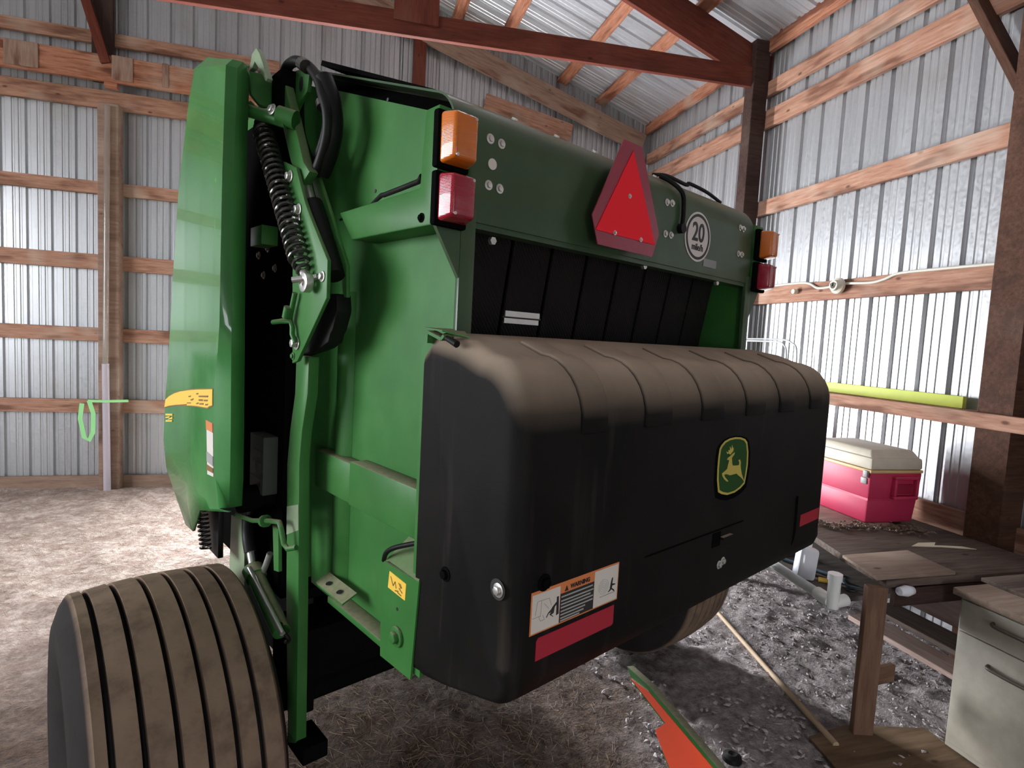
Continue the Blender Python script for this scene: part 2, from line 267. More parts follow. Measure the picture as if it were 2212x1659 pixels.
class MB:
    """collects the shapes of ONE mesh"""
    def __init__(s): s.v = []; s.f = []
    def add(s, vs, fs):
        k = len(s.v); s.v += [tuple(v) for v in vs]; s.f += [tuple(i+k for i in f) for f in fs]; return s
    def box(s, a, b):
        (x0, y0, z0), (x1, y1, z1) = a, b
        return s.add([(x0, y0, z0), (x1, y0, z0), (x1, y1, z0), (x0, y1, z0), (x0, y0, z1), (x1, y0, z1), (x1, y1, z1), (x0, y1, z1)],
                     [(0, 3, 2, 1), (4, 5, 6, 7), (0, 1, 5, 4), (1, 2, 6, 5), (2, 3, 7, 6), (3, 0, 4, 7)])
    def prism(s, pts, vec):
        n = len(pts); pts = [Vector(p) for p in pts]; vec = Vector(vec)
        return s.add(pts+[p+vec for p in pts], [tuple(range(n))[::-1], tuple(range(n, 2*n))]+[(i, (i+1) % n, n+(i+1) % n, n+i) for i in range(n)])
    def tube(s, pts, r, seg=10, caps=True, smoothpath=0):
        pts = [Vector(p) for p in pts]
        if smoothpath and len(pts) > 2:
            out = []
            for i in range(len(pts)-1):
                p0, p1, p2, p3 = pts[max(i-1, 0)], pts[i], pts[i+1], pts[min(i+2, len(pts)-1)]
                for k in range(smoothpath):
                    t = k/smoothpath
                    out.append(0.5*((2*p1)+(p2-p0)*t+(2*p0-5*p1+4*p2-p3)*t*t+(3*p1-p0-3*p2+p3)*t**3))
            pts = out+[pts[-1]]
        rs = r if isinstance(r, (list, tuple)) else [r]*len(pts)
        k = len(s.v); prev = None
        for i, p in enumerate(pts):
            d = (pts[min(i+1, len(pts)-1)]-pts[max(i-1, 0)]).normalized()
            if prev is None:
                a = d.orthogonal().normalized()
            else:
                a = (prev-d*prev.dot(d)); a = a.normalized() if a.length > 1e-6 else d.orthogonal().normalized()
            prev = a; b = d.cross(a)
            s.v += [tuple(p+(a*math.cos(2*math.pi*j/seg)+b*math.sin(2*math.pi*j/seg))*rs[i]) for j in range(seg)]
        for i in range(len(pts)-1):
            for j in range(seg):
                s.f.append((k+i*seg+j, k+i*seg+(j+1) % seg, k+(i+1)*seg+(j+1) % seg, k+(i+1)*seg+j))
        if caps:
            s.f.append(tuple(k+j for j in range(seg))[::-1]); e = k+(len(pts)-1)*seg; s.f.append(tuple(e+j for j in range(seg)))
        return s
    def disc(s, c, nrm, r, h, seg=24, ry=None):
        """short cylinder from c along nrm"""
        c, n = Vector(c), Vector(nrm).normalized(); a = n.orthogonal().normalized()
        if abs(n.z) < 0.99: a = n.cross(Vector((0, 0, 1))).normalized()
        b = n.cross(a)
        pts = [c+a*math.cos(2*math.pi*i/seg)*r+b*math.sin(2*math.pi*i/seg)*(ry or r) for i in range(seg)]
        return s.prism(pts, n*h)
    def ring(s, c, nrm, r0, r1, h, seg=40):
        c, n = Vector(c), Vector(nrm).normalized(); a = n.cross(Vector((0, 0, 1)))
        a = a.normalized() if a.length > 1e-3 else Vector((1, 0, 0)); b = n.cross(a)
        vs = []
        for rr, hh in ((r0, 0), (r1, 0), (r1, h), (r0, h)):
            vs += [c+(a*math.cos(2*math.pi*i/seg)+b*math.sin(2*math.pi*i/seg))*rr+n*hh for i in range(seg)]
        fs = []
        for q in range(4):
            for i in range(seg):
                j = (i+1) % seg; fs.append((q*seg+i, q*seg+j, ((q+1) % 4)*seg+j, ((q+1) % 4)*seg+i))
        return s.add(vs, fs)
    def lathe(s, prof, axis='X', seg=64, c=(0, 0, 0)):
        """prof: (axial, radius)"""
        k = len(s.v); n = len(prof)
        for i in range(seg):
            t = 2*math.pi*i/seg
            for a, r in prof:
                q = {'X': (a, r*math.cos(t), r*math.sin(t)), 'Z': (r*math.cos(t), r*math.sin(t), a)}[axis]
                s.v.append((q[0]+c[0], q[1]+c[1], q[2]+c[2]))
        for i in range(seg):
            for j in range(n-1):
                a, b = i*n+j, ((i+1) % seg)*n+j
                s.f.append((k+a, k+b, k+b+1, k+a+1))
        return s
    def build(s, name, mat, parent=None, loc=None, smooth=None, bevel=0, seg=2):
        me = bpy.data.meshes.new(name); me.from_pydata(s.v, [], s.f); me.update()
        bm = bmesh.new(); bm.from_mesh(me); bmesh.ops.recalc_face_normals(bm, faces=bm.faces)
        if bevel:
            es = [e for e in bm.edges if len(e.link_faces) == 2 and e.calc_face_angle(0) > R(35)]
            bmesh.ops.bevel(bm, geom=es, offset=bevel, segments=seg, affect='EDGES', profile=0.5, clamp_overlap=True)
        bm.to_mesh(me); bm.free()
        if bevel and smooth is None: smooth = 40
        return link_mesh(name, me, mat, parent, loc, smooth)

def box(name, a, b, mat, parent=None, bevel=0): return MB().box(a, b).build(name, mat, parent, bevel=bevel)
def prism(name, pts, vec, mat, parent=None, bevel=0): return MB().prism(pts, vec).build(name, mat, parent, bevel=bevel)
def tube(name, pts, r, mat, parent=None, sm=0, seg=10): return MB().tube(pts, r, seg, True, sm).build(name, mat, parent, smooth=50)

def empty(name, loc, rz=0.0):
    o = bpy.data.objects.new(name, None); COL.objects.link(o); o.location = loc; o.rotation_euler = (0, 0, rz); o.empty_display_size = 0.1; return o
def tag(o, label, cat=None, group=None, kind=None):
    o['label'] = label
    if cat: o['category'] = cat
    if group: o['group'] = group
    if kind: o['kind'] = kind
    return o

def board(name, p0, p1, w, t, mat, up=(0, 0, 1), parent=None, bevel=0.003, sag=0.0):
    """plank from p0 to p1: local X along it, w across `up`-ish, t the other way"""
    p0, p1 = Vector(p0), Vector(p1); L = (p1-p0).length; x = (p1-p0)/L
    z = Vector(up); z = (z-x*z.dot(x)).normalized(); y = z.cross(x)
    mb = MB(); n = 5
    for i in range(n+1):
        xx = L*i/n; dz = -sag*math.sin(math.pi*i/n)
        mb.v += [(xx, -t/2, -w/2+dz), (xx, t/2, -w/2+dz), (xx, t/2, w/2+dz), (xx, -t/2, w/2+dz)]
    for i in range(n):
        for j in range(4):
            a, b = i*4+j, i*4+(j+1) % 4; mb.f.append((a, b, b+4, a+4))
    mb.f += [(0, 1, 2, 3), (n*4+3, n*4+2, n*4+1, n*4)]
    o = mb.build(name, mat, parent, bevel=bevel, seg=1)
    o.matrix_local = Matrix((x, y, z)).transposed().to_4x4(); o.location = p0
    return o

def text_mesh(name, s, size, mat, parent, origin, xdir, ydir, depth=0.001, sx=1.0, bold=0.0, spacing=1.0):
    cu = bpy.data.curves.new(name, 'FONT'); cu.body = s; cu.size = size; cu.extrude = depth; cu.align_x = 'CENTER'; cu.align_y = 'CENTER'; cu.offset = bold; cu.space_character = spacing
    tmp = bpy.data.objects.new(name+'_tmp', cu); COL.objects.link(tmp)
    dg = bpy.context.evaluated_depsgraph_get(); dg.update()
    me = bpy.data.meshes.new_from_object(tmp.evaluated_get(dg)); bpy.data.objects.remove(tmp); me.name = name
    x = Vector(xdir).normalized(); y = Vector(ydir).normalized(); z = x.cross(y)
    m = Matrix((x*sx, y, z)).transposed().to_4x4(); m.translation = Vector(origin); me.transform(m)
    me.materials.clear()
    return link_mesh(name, me, mat, parent)

def hexbolt(name, c, nrm, r, parent, mat='steel', h=None, washer=True):
    n = Vector(nrm).normalized(); c = Vector(c); h = h or r*0.7; mb = MB()
    if washer: mb.disc(c, n, r*1.55, r*0.25, 20); c = c+n*r*0.25
    mb.disc(c, n, r, h, 6)
    return mb.build(name, mat, parent, bevel=r*0.12)
# ================================================================== THE BARN
XW, YB = 3.97, 7.52
SL = 0.33
RIDGE = -2.2
def roof_z(x):
    return 4.98+SL*(3.94-x) if x > RIDGE else 4.98+SL*(3.94-RIDGE)-SL*(RIDGE-x)
PROF = [(0, 0), (.05, 0), (.058, .005), (.072, .005), (.08, 0), (.11, 0), (.118, .005), (.132, .005), (.14, 0), (.172, 0), (.186, .021), (.212, .021), (.226, 0)]
def samples(a, b, phase=0.0):
    out = []; s = a-phase
    k = math.floor((a-phase)/.229)
    while True:
        for q, d in PROF:
            x = phase+k*.229+q
            if x < a: continue
            if x > b: return [(a, 0)]+out+[(b, 0)]
            out.append((x, d))
        k += 1
def struct(o, label): return tag(o, label, kind='structure')

# --- back wall (gable end) with the doorway the baler hides
DX0, DX1, DZ = -0.05, 0.50, 2.8
mb = MB(); 
def back_strip(a, b, z0):
    ss = samples(a, b, .06); k = len(mb.v)
    for x, d in ss: mb.v += [(x, YB+d, z0), (x, YB+d, roof_z(x)+.02)]
    for i in range(len(ss)-1): mb.f.append((k+2*i, k+2*i+2, k+2*i+3, k+2*i+1))
back_strip(-7.5, DX0, -.05); back_strip(DX0, DX1, DZ); back_strip(DX1, 4.0, -.05)
struct(mb.build('wall_back', 'tinwall', smooth=25), 'ribbed galvanised tin gable wall at the far end')
# --- right wall
mb = MB(); ss = samples(-4.2, 7.54, .03)
for y, d in ss: mb.v += [(XW+d, y, -.05), (XW+d, y, roof_z(XW)+.02)]
for i in range(len(ss)-1): mb.f.append((2*i, 2*i+2, 2*i+3, 2*i+1))
struct(mb.build('wall_right', 'tinwall', smooth=25), 'ribbed galvanised tin side wall behind the workbench')
# --- roof
mb = MB(); ss = samples(-4.3, 8.0, .1)
for y, d in ss:
    for x in (4.3, RIDGE, -8.6): mb.v.append((x, y, roof_z(x)+d))
for i in range(len(ss)-1):
    a = 3*i; mb.f += [(a, a+3, a+4, a+1), (a+1, a+4, a+5, a+2)]
struct(mb.build('ceiling', 'tinroof', smooth=25), 'underside of the ribbed galvanised tin roof')
# --- front and left walls (out of view)
mb = MB()
FO = (0, 1.1, 2.0)  # opening added behind the camera to throw fill light on the rear faces
for x0, x1, z0 in ((-7.5, RIDGE, -.05), (RIDGE, FO[0], -.05), (FO[0], FO[1], FO[2]), (FO[1], 4.0, -.05)):
    mb.add([(x0, -4.2, z0), (x1, -4.2, z0), (x1, -4.2, roof_z(x1)), (x0, -4.2, roof_z(x0))], [(0, 1, 2, 3)])
struct(mb.build('wall_front', 'tinwall'), 'tin gable wall behind the camera')
mb = MB(); LO = (-0.6, 4.3, 4.2, 1.5)
for y0, y1, z0, z1 in ((LO[0], LO[1], -.05, LO[3]), (-4.2, LO[0], -.05, roof_z(-7.5)), (LO[1], 7.54, -.05, roof_z(-7.5)), (LO[0], LO[1], LO[2], roof_z(-7.5))):
    mb.add([(-7.5, y0, z0), (-7.5, y1, z0), (-7.5, y1, z1), (-7.5, y0, z1)], [(0, 1, 2, 3)])
struct(mb.build('wall_left', 'tinwall'), 'tin side wall with a wide open upper bay')

# --- ground
def ground_h(x, y):
    n = noise.noise(Vector((x*1.3, y*1.3, 0)))*.022+noise.noise(Vector((x*5, y*5, 3)))*.010+noise.noise(Vector((x*17, y*17, 5)))*.006
    n += max(0, min(1, (y-.8*x-2.6)*.8))*max(0, noise.noise(Vector((x*3.5, y*3.5, 11))))*.05
    k = max(0, min(1, (x-1.2)*2))
    return n-.012+k*(noise.noise(Vector((x*9, y*9, 8)))*.020+noise.noise(Vector((x*24, y*24, 9)))*.014)
mb = MB()
xs = [-7.6+i*.2 for i in range(18)]+[-4+.06*i for i in range(83)]+[.98+.025*i for i in range(122)]; ys = [-4.2+.25*i for i in range(21)]+[1.05+.03*i for i in range(120)]+[4.65+.06*i for i in range(50)]
for y in ys:
    for x in xs: mb.v.append((x, y, ground_h(x, y)))
nx = len(xs)
for j in range(len(ys)-1):
    for i in range(nx-1): a = j*nx+i; mb.f.append((a, a+1, a+nx+1, a+nx))
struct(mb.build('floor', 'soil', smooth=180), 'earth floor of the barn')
struct(box('ground_outside', (-40, -40, -.25), (40, 40, -.08), 'outdoor'), 'gravel yard outside the barn')

# --- girts, purlins and boards fixed to the shell
TR = [0]
def trim(label, *a, **k):
    TR[0] += 1; o = board('trim_%d' % TR[0], *a, **k); return struct(o, label)
XG = 3.925
for z0, z1, lab in ((4.46, 4.60, 'upper of the two close girts high on the right wall'), (4.145, 4.32, 'lower of the two close girts high on the right wall'),
                    (3.285, 3.43, 'girt on the right wall above the cable girt'), (2.40, 2.56, 'girt on the right wall carrying the pale cable'),
                    (.77, .945, 'bottom girt on the right wall behind the bench')):
    trim(lab, (XG, 7.48, (z0+z1)/2), (XG, -4.1, (z0+z1)/2), z1-z0, .045, 'girt')
trim('eave purlin where the roof meets the right wall', (3.90, 7.6, 4.95), (3.90, -4.1, 4.95), .15, .05, 'purlin')
trim('deep shelf girt top on the right wall under the yellow board', (3.835, 7.40, 1.60), (3.835, -4.1, 1.60), .20, .035, 'girt', up=(1, 0, 0))
trim('front edge board of the shelf girt on the right wall', (3.745, 7.0, 1.575), (3.745, -4.1, 1.575), .095, .03, 'girt')
YG = 7.475
for z0, z1, lab in ((4.87, 5.0, 'highest girt on the far tin wall'), (4.20, 4.39, 'pale plate board under the red beam on the far wall'), (3.28, 3.415, 'girt on the far wall, first below the plate board'),
                    (2.456, 2.622, 'girt on the far wall, second below the plate board'), (1.656, 1.81, 'girt on the far wall, third below the plate board'),
                    (.85, 1.0, 'girt on the far wall that the lime strap hangs from')):
    if z1 > 3: trim(lab, (-7.4, YG, (z0+z1)/2), (-.9 if z1 > 4.5 else 3.8, YG, (z0+z1)/2), z1-z0, .045, 'girt')
    else: trim(lab, (-7.4, YG, (z0+z1)/2), (-.95, YG, (z0+z1)/2), z1-z0, .045, 'girt')
struct(board('baseboard_back', (-7.4, 7.47, .04), (-.95, 7.47, .04), .17, .04, 'palepost'), 'weathered skirt board at the foot of the far wall')
for x in (3.16, 2.60, 1.73, 1.15, .45, -.3, -1.1, -1.8):
    trim('roof purlin, %s from the right eave' % {3.16: 'first', 2.6: 'second', 1.73: 'third', 1.15: 'fourth'}.get(x, 'further up the slope'),
         (x, -4.1, roof_z(x)-.045), (x, 7.7, roof_z(x)-.045), .14, .04, 'purlin', up=(-1, 0, SL))
trim('pale sloping rafter on the far gable wall', (3.80, 7.42, 4.70), (RIDGE, 7.42, 4.70+(3.80-RIDGE)*.306), .26, .045, 'gable', up=(0, 0, 1))
trim('short splice board behind the gable rafter', (2.75, 7.455, 4.72), (1.55, 7.455, 4.93), .22, .03, 'girt')

def post(name, a, b, mat, label, cat='post'):
    o = MB().box(a, b).build(name, mat, bevel=.006, seg=1); return tag(o, label, cat)
post('wooden_post', (3.73, 5.03, -.05), (3.895, 5.17, 4.98), 'post', 'dark brown wooden post standing behind the baler on the right wall')
post('wooden_post', (3.765, 2.43, -.05), (3.94, 2.64, 4.98), 'brownpost', 'brown wooden post behind the bench, carrying the slanted brace')
post('wooden_post', (-2.69, 7.32, -.05), (-2.49, 7.45, 4.22), 'palepost', 'pale wooden post at the far wall with a plastic pipe against it')
trim('red-brown upright stud on the gable wall above the baler', (.705, 7.445, 2.9), (.705, 7.445, 5.95), .15, .09, 'truss', up=(1, 0, 0))
tag(board('knee_brace', (3.855, 3.27, 4.86), (3.855, 2.42, 3.14), .13, .05, 'brownpost', up=(1, 0, 0)), 'slanted wooden knee brace at the top of the right bench post', 'brace')

# --- truss
t = empty('roof_truss', (0, 5.1, 4.4)); tag(t, 'red-brown wooden roof truss spanning above the baler', 'truss')
def tp(name, p0, p1, w, th, mat='truss', up=(0, 0, 1)):
    o = board(name, p0, p1, w, th, mat, up=up); o.parent = t; o.location = Vector(p0)-Vector((0, 5.1, 4.4)); return o
tp('bottom_chord', (3.90, 5.09, 4.640), (-7.4, 5.09, 4.640-.0413*11.3), .19, .05)
tp('top_chord', (4.0, 5.12, 4.69), (RIDGE-.05, 5.12, 4.69+.352*(4.0-RIDGE)), .33, .05)
tp('top_chord', (RIDGE, 5.12, 4.69+.352*(4.0-RIDGE)), (-8.2, 5.12, 4.75), .33, .05)
tp('web_board', (.44, 5.055, 4.50), (.44, 5.055, 5.95), .37, .02, up=(1, 0, 0))
tp('web_board', (-1.9, 5.06, 4.42), (-1.9, 5.06, 6.6), .19, .02, up=(1, 0, 0))
t2 = empty('gable_truss', (-2.6, 7.38, 4.5)); tag(t2, 'red beam with an upright and a slanted web against the far wall', 'truss')
def tq(name, p0, p1, w, th, mat, up=(0, 0, 1)):
    o = board(name, p0, p1, w, th, mat, up=up); o.parent = t2; o.location = Vector(p0)-Vector((-2.6, 7.38, 4.5)); return o
tq('bottom_chord', (-7.4, 7.34, 4.59), (-.5, 7.34, 4.57), .27, .05, 'purlin')
MB().box((-.03, -.05, -.115), (.09, .02, -.045)).build('seat_block', 'purlin', t2)
for xx, ww in ((-3.36, .30), (-2.45, .20), (-2.04, .06)): tq('pale_band', (xx, 7.308, 4.465), (xx, 7.308, 4.715), ww, .012, 'gable', (1, 0, 0))['label'] = 'pale upright band on the red beam'  # thin panels that draw pale bands across the beam
tq('web_board', (-2.66, 7.40, 4.45), (-2.66, 7.40, 6.6), .20, .05, 'post', (1, 0, 0))
tq('web_board', (-2.60, 7.30, 4.62), (-2.98, 7.30, 5.9), .09, .04, 'truss', (1, 0, 0))

# ================================================================== THINGS ON THE WALLS
o = MB().tube([(-2.586, 7.27, 0), (-2.60, 7.27, 1.42)], .035, 16).build('grey_pipe_length', 'lilac', smooth=50)
p = empty('plastic_pipe', (-2.6, 7.27, 0)); tag(p, 'plastic pipe standing upright against the pale far post', 'pipe')
o.parent = p; o.location = (2.6, -7.27, 0)
c = MB().tube([(-2.60, 7.27, 1.42), (-2.59, 7.275, 2.9), (-2.58, 7.28, 4.18)], .028, 14).build('clear_pipe_length', 'clear', p, smooth=50); c.location = (2.6, -7.27, 0)
def ribbon(mb, pts, w, th):
    pts = [Vector(q) for q in pts]; k = len(mb.v)
    for i, q in enumerate(pts):
        d = (pts[min(i+1, len(pts)-1)]-pts[max(i-1, 0)]).normalized(); a = d.cross(Vector((0, 1, 0)))
        a = a.normalized() if a.length > .01 else Vector((0, 0, 1))
        mb.v += [tuple(q+a*w/2+Vector((0, th, 0))), tuple(q-a*w/2+Vector((0, th, 0))), tuple(q-a*w/2), tuple(q+a*w/2)]
    for i in range(len(pts)-1):
        for j in range(4): mb.f.append((k+i*4+j, k+i*4+(j+1) % 4, k+i*4+4+(j+1) % 4, k+i*4+4+j))
    return mb
S = [(x, 7.25, z) for x, y, z in PT['strap']]
mb = ribbon(MB(), S[:7], .045, .004); ribbon(mb, [(x, 7.22, z) for x, y, z in PT['strap'][6:]], .028, .004)
tag(mb.build('webbing_strap', 'strap', smooth=60), 'lime green strap hanging in a loop by the far post', 'strap')

cab = [(3.893, y, z) for x, y, z in PT['cable']]
tag(tube('electric_cable', [(3.893, 5.0, 2.563)]+cab[1:], .011, 'cable', sm=5), 'pale electric cable stapled along the right wall girt', 'cable')
o = empty('lamp_socket', (3.88, 3.91, 2.505)); tag(o, 'round cream lamp socket on the right wall cable', 'socket')
MB().lathe([(0, 0), (0, .066), (-.025, .066), (-.04, .045), (-.062, .040), (-.062, .028), (-.03, .026), (-.03, 0)], 'X', 32).build('base', 'ceramic', o, smooth=40)
MB().disc((-.05, .02, .008), (-1, 0, 0), .012, .014, 12).disc((-.05, -.02, .008), (-1, 0, 0), .012, .014, 12).build('socket_hole', 'ink', o)
tag(MB().lathe([(0, 0), (0, .02), (-.03, .026), (-.045, .02), (-.045, 0)], 'X', 20, (3.90, 4.40, 2.49)).build('cord_insulator', 'ceramic', smooth=40), 'small cream insulator knob on the cable girt', 'knob')
mb = MB(); mb.tube([(3.80, 4.95, 2.03), (3.80, 4.64, 2.03), (3.80, 4.46, 2.025), (3.80, 4.39, 2.0), (3.80, 4.35, 1.92), (3.80, 4.345, 1.62)], .008, 8, True, 4)
mb.tube([(3.83, 4.95, 2.05), (3.83, 4.47, 2.05), (3.83, 4.33, 2.02), (3.83, 4.26, 1.95), (3.83, 4.25, 1.62)], .008, 8, True, 4).tube([(3.80, 4.95, 2.03), (3.80, 4.95, 1.62)], .008).tube([(3.80, 4.66, 2.03), (3.80, 4.66, 1.62)], .006).tube([(3.80, 4.95, 2.03), (3.83, 4.95, 2.05)], .008)
tag(mb.build('wire_hoop', 'pvcgrey', smooth=50), 'pale bent wire hoop standing on the shelf girt behind the black box', 'hoop')
Y4 = PT['yellow']
tag(MB().box((3.905, 2.83, 1.62), (3.94, 4.9, 1.70)).build('painted_board', 'yellowboard', bevel=.003), 'lime yellow board lying on the shelf girt', 'board')

# ================================================================== WORKBENCH
wb = empty('workbench', (2.56, 2.17, 0)); tag(wb, 'grimy wooden workbench along the right wall', 'workbench')
def wpart(o): o.parent = wb; o.location = o.location-Vector((2.56, 2.17, 0)); return o
wpart(prism('tabletop', [(2.56, 2.12, .80), (3.74, 2.09, .80), (3.74, 4.4, .80), (3.0, 4.4, .80), (2.81, 3.08, .80), (2.63, 2.45, .80)], (0, 0, .038), 'bench', bevel=.003))
wpart(board('apron', (2.62, 2.13, .745), (3.73, 2.115, .755), .09, .03, 'post'))
wpart(board('leg', (2.557, 2.17, .0), (2.535, 2.15, .80), .10, .04, 'legwood', up=(1, -.3, 0)))
wpart(board('leg', (3.0, 4.3, .0), (3.0, 4.3, .80), .09, .04, 'legwood', up=(1, 0, 0)))
wpart(board('cross_brace', (2.60, 2.185, .30), (2.76, 2.20, .30), .09, .03, 'legwood'))
wpart(board('lower_shelf_board', (3.24, 2.85, .24), (3.24, 2.05, .24), .18, .03, 'plank', up=(1, 0, 0)))
wpart(board('lower_shelf_board', (3.47, 2.9, .27), (3.47, 2.05, .27), .22, .03, 'bench', up=(1, 0, 0)))
wpart(board('back_board', (3.70, 3.9, .40), (3.70, 2.05, .40), .26, .03, 'post'))
wpart(prism('tool_ledge', [(2.46, 2.36, .615), (3.72, 2.34, .615), (3.72, 4.2, .615), (2.78, 4.2, .615), (2.50, 3.4, .615)], (0, 0, .03), 'dustyboard', bevel=.003))
tag(prism('plywood_offcut', [(2.505, 2.125, .839), (3.01, 2.12, .839), (3.05, 2.42, .839), (2.585, 2.41, .839)], (0, 0, .016), 'ply', bevel=.002), 'bare plywood offcut lying on the near corner of the bench', 'board')
tag(prism('flat_board', [(3.0, 2.86, .839), (3.42, 2.80, .839), (3.45, 3.6, .839), (2.90, 3.6, .839)], (0, 0, .016), 'plank', bevel=.002), 'pinkish flat board under the red cooler', 'board')

# cooler
co = empty('drinks_cooler', (3.43, 3.12, .856), R(-3)); tag(co, 'red drinks cooler with a dirty cream lid on the bench', 'cooler')
def taper(x, y, z0, z1, k0, k1):
    return MB().add([(-x*k0, -y*k0, z0), (x*k0, -y*k0, z0), (x*k0, y*k0, z0), (-x*k0, y*k0, z0), (-x*k1, -y*k1, z1), (x*k1, -y*k1, z1), (x*k1, y*k1, z1), (-x*k1, y*k1, z1)],
                    [(0, 3, 2, 1), (4, 5, 6, 7), (0, 1, 5, 4), (1, 2, 6, 5), (2, 3, 7, 6), (3, 0, 4, 7)])
taper(.205, .29, 0, .155, .90, .945).build('lower_body', 'coolred', co, bevel=.012)
taper(.205, .29, .16, .335, .955, .99).build('upper_body', 'coolred', co, bevel=.012)
taper(.205, .29, .15, .165, .94, .94).build('body_seam', 'coolred', co)
taper(.205, .29, .332, .352, 1.0, 1.0).build('rim', 'coolrim', co, bevel=.004)
lidm = taper(.205, .29, .352, .43, 1.0, .98); lid = lidm.build('lid', 'coolid', co, bevel=.018)
taper(.19, .275, .425, .475, 1.0, .86).build('lid_dome', 'coolid', co, bevel=.015)
MB().box((-.215, -.27, .30), (-.19, -.235, .345)).build('latch', 'grey', co, bevel=.004)
MB().box((-.207, -.262, .255), (-.196, -.215, .295)).build('latch_patch', 'grey', co, bevel=.004)
h = MB(); 
for a, b in (((-.03, -.312, .165), (.16, -.278, .185)), ((-.03, -.312, .295), (.16, -.278, .315)), ((-.03, -.312, .185), (-.01, -.278, .295)), ((.14, -.312, .185), (.16, -.278, .295))): h.box(a, b)
h.build('handle', 'coolred', co, bevel=.004)
MB().box((0, -.300, .20), (.13, -.278, .26)).build('handle_pocket', 'darkred', co)

# clutter on the ledge
o = empty('drain_pipe', (2.36, 2.24, .69)); tag(o, 'white plastic pipe with an upturned elbow lying on the tool ledge', 'pipe')
MB().tube([(.16, 1.12, -.015), (0, .03, 0)], .026, 16).build('straight_pipe', 'pvcgrey', o, smooth=50)
MB().tube([(.012, .10, 0), (0, 0, 0)], .033, 16).tube([(0, -.01, -.025), (0, -.01, .13)], .029, 16).tube([(0, -.01, .115), (0, -.01, .15)], .034, 16).build('elbow', 'pvc', o, smooth=50)
MB().tube([(0, -.01, 0), (.085, -.005, .005)], .030, 16).build('elbow_stub', 'pvc', o, smooth=50)
o = empty('plastic_jug', (2.52, 2.60, .645)); tag(o, 'glossy white plastic jug standing beside the pipe', 'jug')
o.rotation_euler = (R(-6), R(8), R(-20))
MB().box((-.055, -.04, 0), (.055, .04, .185)).build('body', 'bottle', o, bevel=.022, ).data
MB().tube([(0, 0, .18), (0, 0, .215)], .018, 16).build('cap', 'pvc', o, smooth=50)
def loose(name, pts, r, mat, label, cat, **k): return tag(tube(name, pts, r, mat, **k), label, cat)
loose('pry_bar', [(2.60, 2.85, .658), (2.74, 2.52, .658)], .012, 'blue', 'blue grey steel bar lying along the tool ledge', 'bar')
loose('steel_rod', [(2.60, 2.66, .654), (2.66, 2.56, .654)], .008, 'rust', 'rusty short rod beside the jug', 'rod')
o = empty('screwdriver', (2.58, 2.55, .66), R(-40)); tag(o, 'screwdriver with a yellow handle on the tool ledge', 'screwdriver')
MB().tube([(0, 0, 0), (.10, 0, 0)], [.014, .013], 12).build('handle', 'yellow', o, smooth=50); MB().tube([(.10, 0, 0), (.24, 0, -.005)], .005, 8).build('shaft', 'blue', o, smooth=50)
o = empty('combination_wrench', (2.67, 2.42, .65), R(62)); tag(o, 'dark combination wrench lying at the end of the tool ledge', 'wrench')
MB().box((0, -.009, 0), (.2, .009, .008)).ring((-.012, 0, 0), (0, 0, 1), .010, .022, .010, 20).build('shank', 'blue', o, bevel=.002)
MB().prism([(.2, -.009, -.001), (.235, -.026, -.001), (.25, -.012, -.001), (.228, -.006, -.001), (.228, .006, -.001), (.25, .012, -.001), (.235, .026, -.001), (.2, .009, -.001)], (0, 0, .011)).build('open_jaw', 'blue', o)
tag(MB().box((2.58, 2.90, .646), (2.77, 3.06, .70)).build('steel_tray', 'blue', bevel=.006), 'blue grey steel tray on the tool ledge behind the jug', 'tray')
tag(prism('torn_paper', [(3.18, 2.50, .8385), (3.36, 2.46, .8385), (3.55, 2.40, .8385), (3.50, 2.45, .8385), (3.34, 2.49, .8385), (3.40, 2.53, .8385), (3.28, 2.54, .8385)], (0, 0, .004), 'paper'), 'torn strip of paper on the bench behind the offcut', 'paper')
tag(MB().lathe([(-.05, 0), (-.045, .02), (0, .028), (.04, .02), (.05, 0)], 'X', 12).build('plastic_scrap', 'bottle', smooth=60, loc=(2.66, 2.095, .79)), 'crumpled white plastic scrap tucked under the bench edge', 'scrap')

# cabinet
cb = empty('steel_cabinet', (2.895, 2.0, 0)); tag(cb, 'cream steel drawer cabinet standing beside the bench', 'cabinet')
MB().box((0, -.72, .03), (.55, 0, .79)).build('body', 'cabinet', cb, bevel=.004)
MB().box((-.012, -.70, .635), (0, -.012, .782)).build('drawer_front', 'cabinet', cb, bevel=.004)
MB().box((-.012, -.70, .06), (0, -.012, .625)).build('door_panel', 'cabinet', cb, bevel=.004)
for z in (.733, .530): MB().tube([(-.012, -.16, z), (-.035, -.17, z-.004), (-.038, -.22, z-.006), (-.038, -.30, z-.006), (-.035, -.35, z-.004), (-.012, -.36, z)], .008, 10, True, 3).build('handle', 'rust', cb, smooth=50)
MB().box((-.02, -.74, .79), (.60, .03, .825)).build('countertop', 'ply', cb, bevel=.004)
tag(MB().box((3.10, 1.72, .825), (3.62, 2.06, .845)).build('scrap_panel', 'bench', bevel=.003), 'dark scrap panel lying on the cabinet top', 'board')

# things on the ground
tag(prism('floor_plywood', [(2.26, 2.20, .004), (2.52, 2.235, .004), (2.93, 2.13, .004), (2.88, 1.3, .004), (2.1, 1.3, .004)], (0, 0, .014), 'floorply', bevel=.002), 'dirty plywood sheet on the ground under the bench leg', 'board')
loose('wooden_stick', [(2.64, 3.52, .014), (2.48, 2.78, .017), (2.345, 2.115, .022)], [.014, .015, .016], 'stick', 'long bleached stick lying on the ground before the bench', 'stick')
tag(MB().lathe([(0, 0), (0, .045), (.02, .042), (.03, .02), (.022, 0)], 'Z', 24, (1.785, 2.16, 0)).build('rubber_plug', 'rubber', smooth=40), 'round black rubber plug on the ground near the orange blade', 'plug')

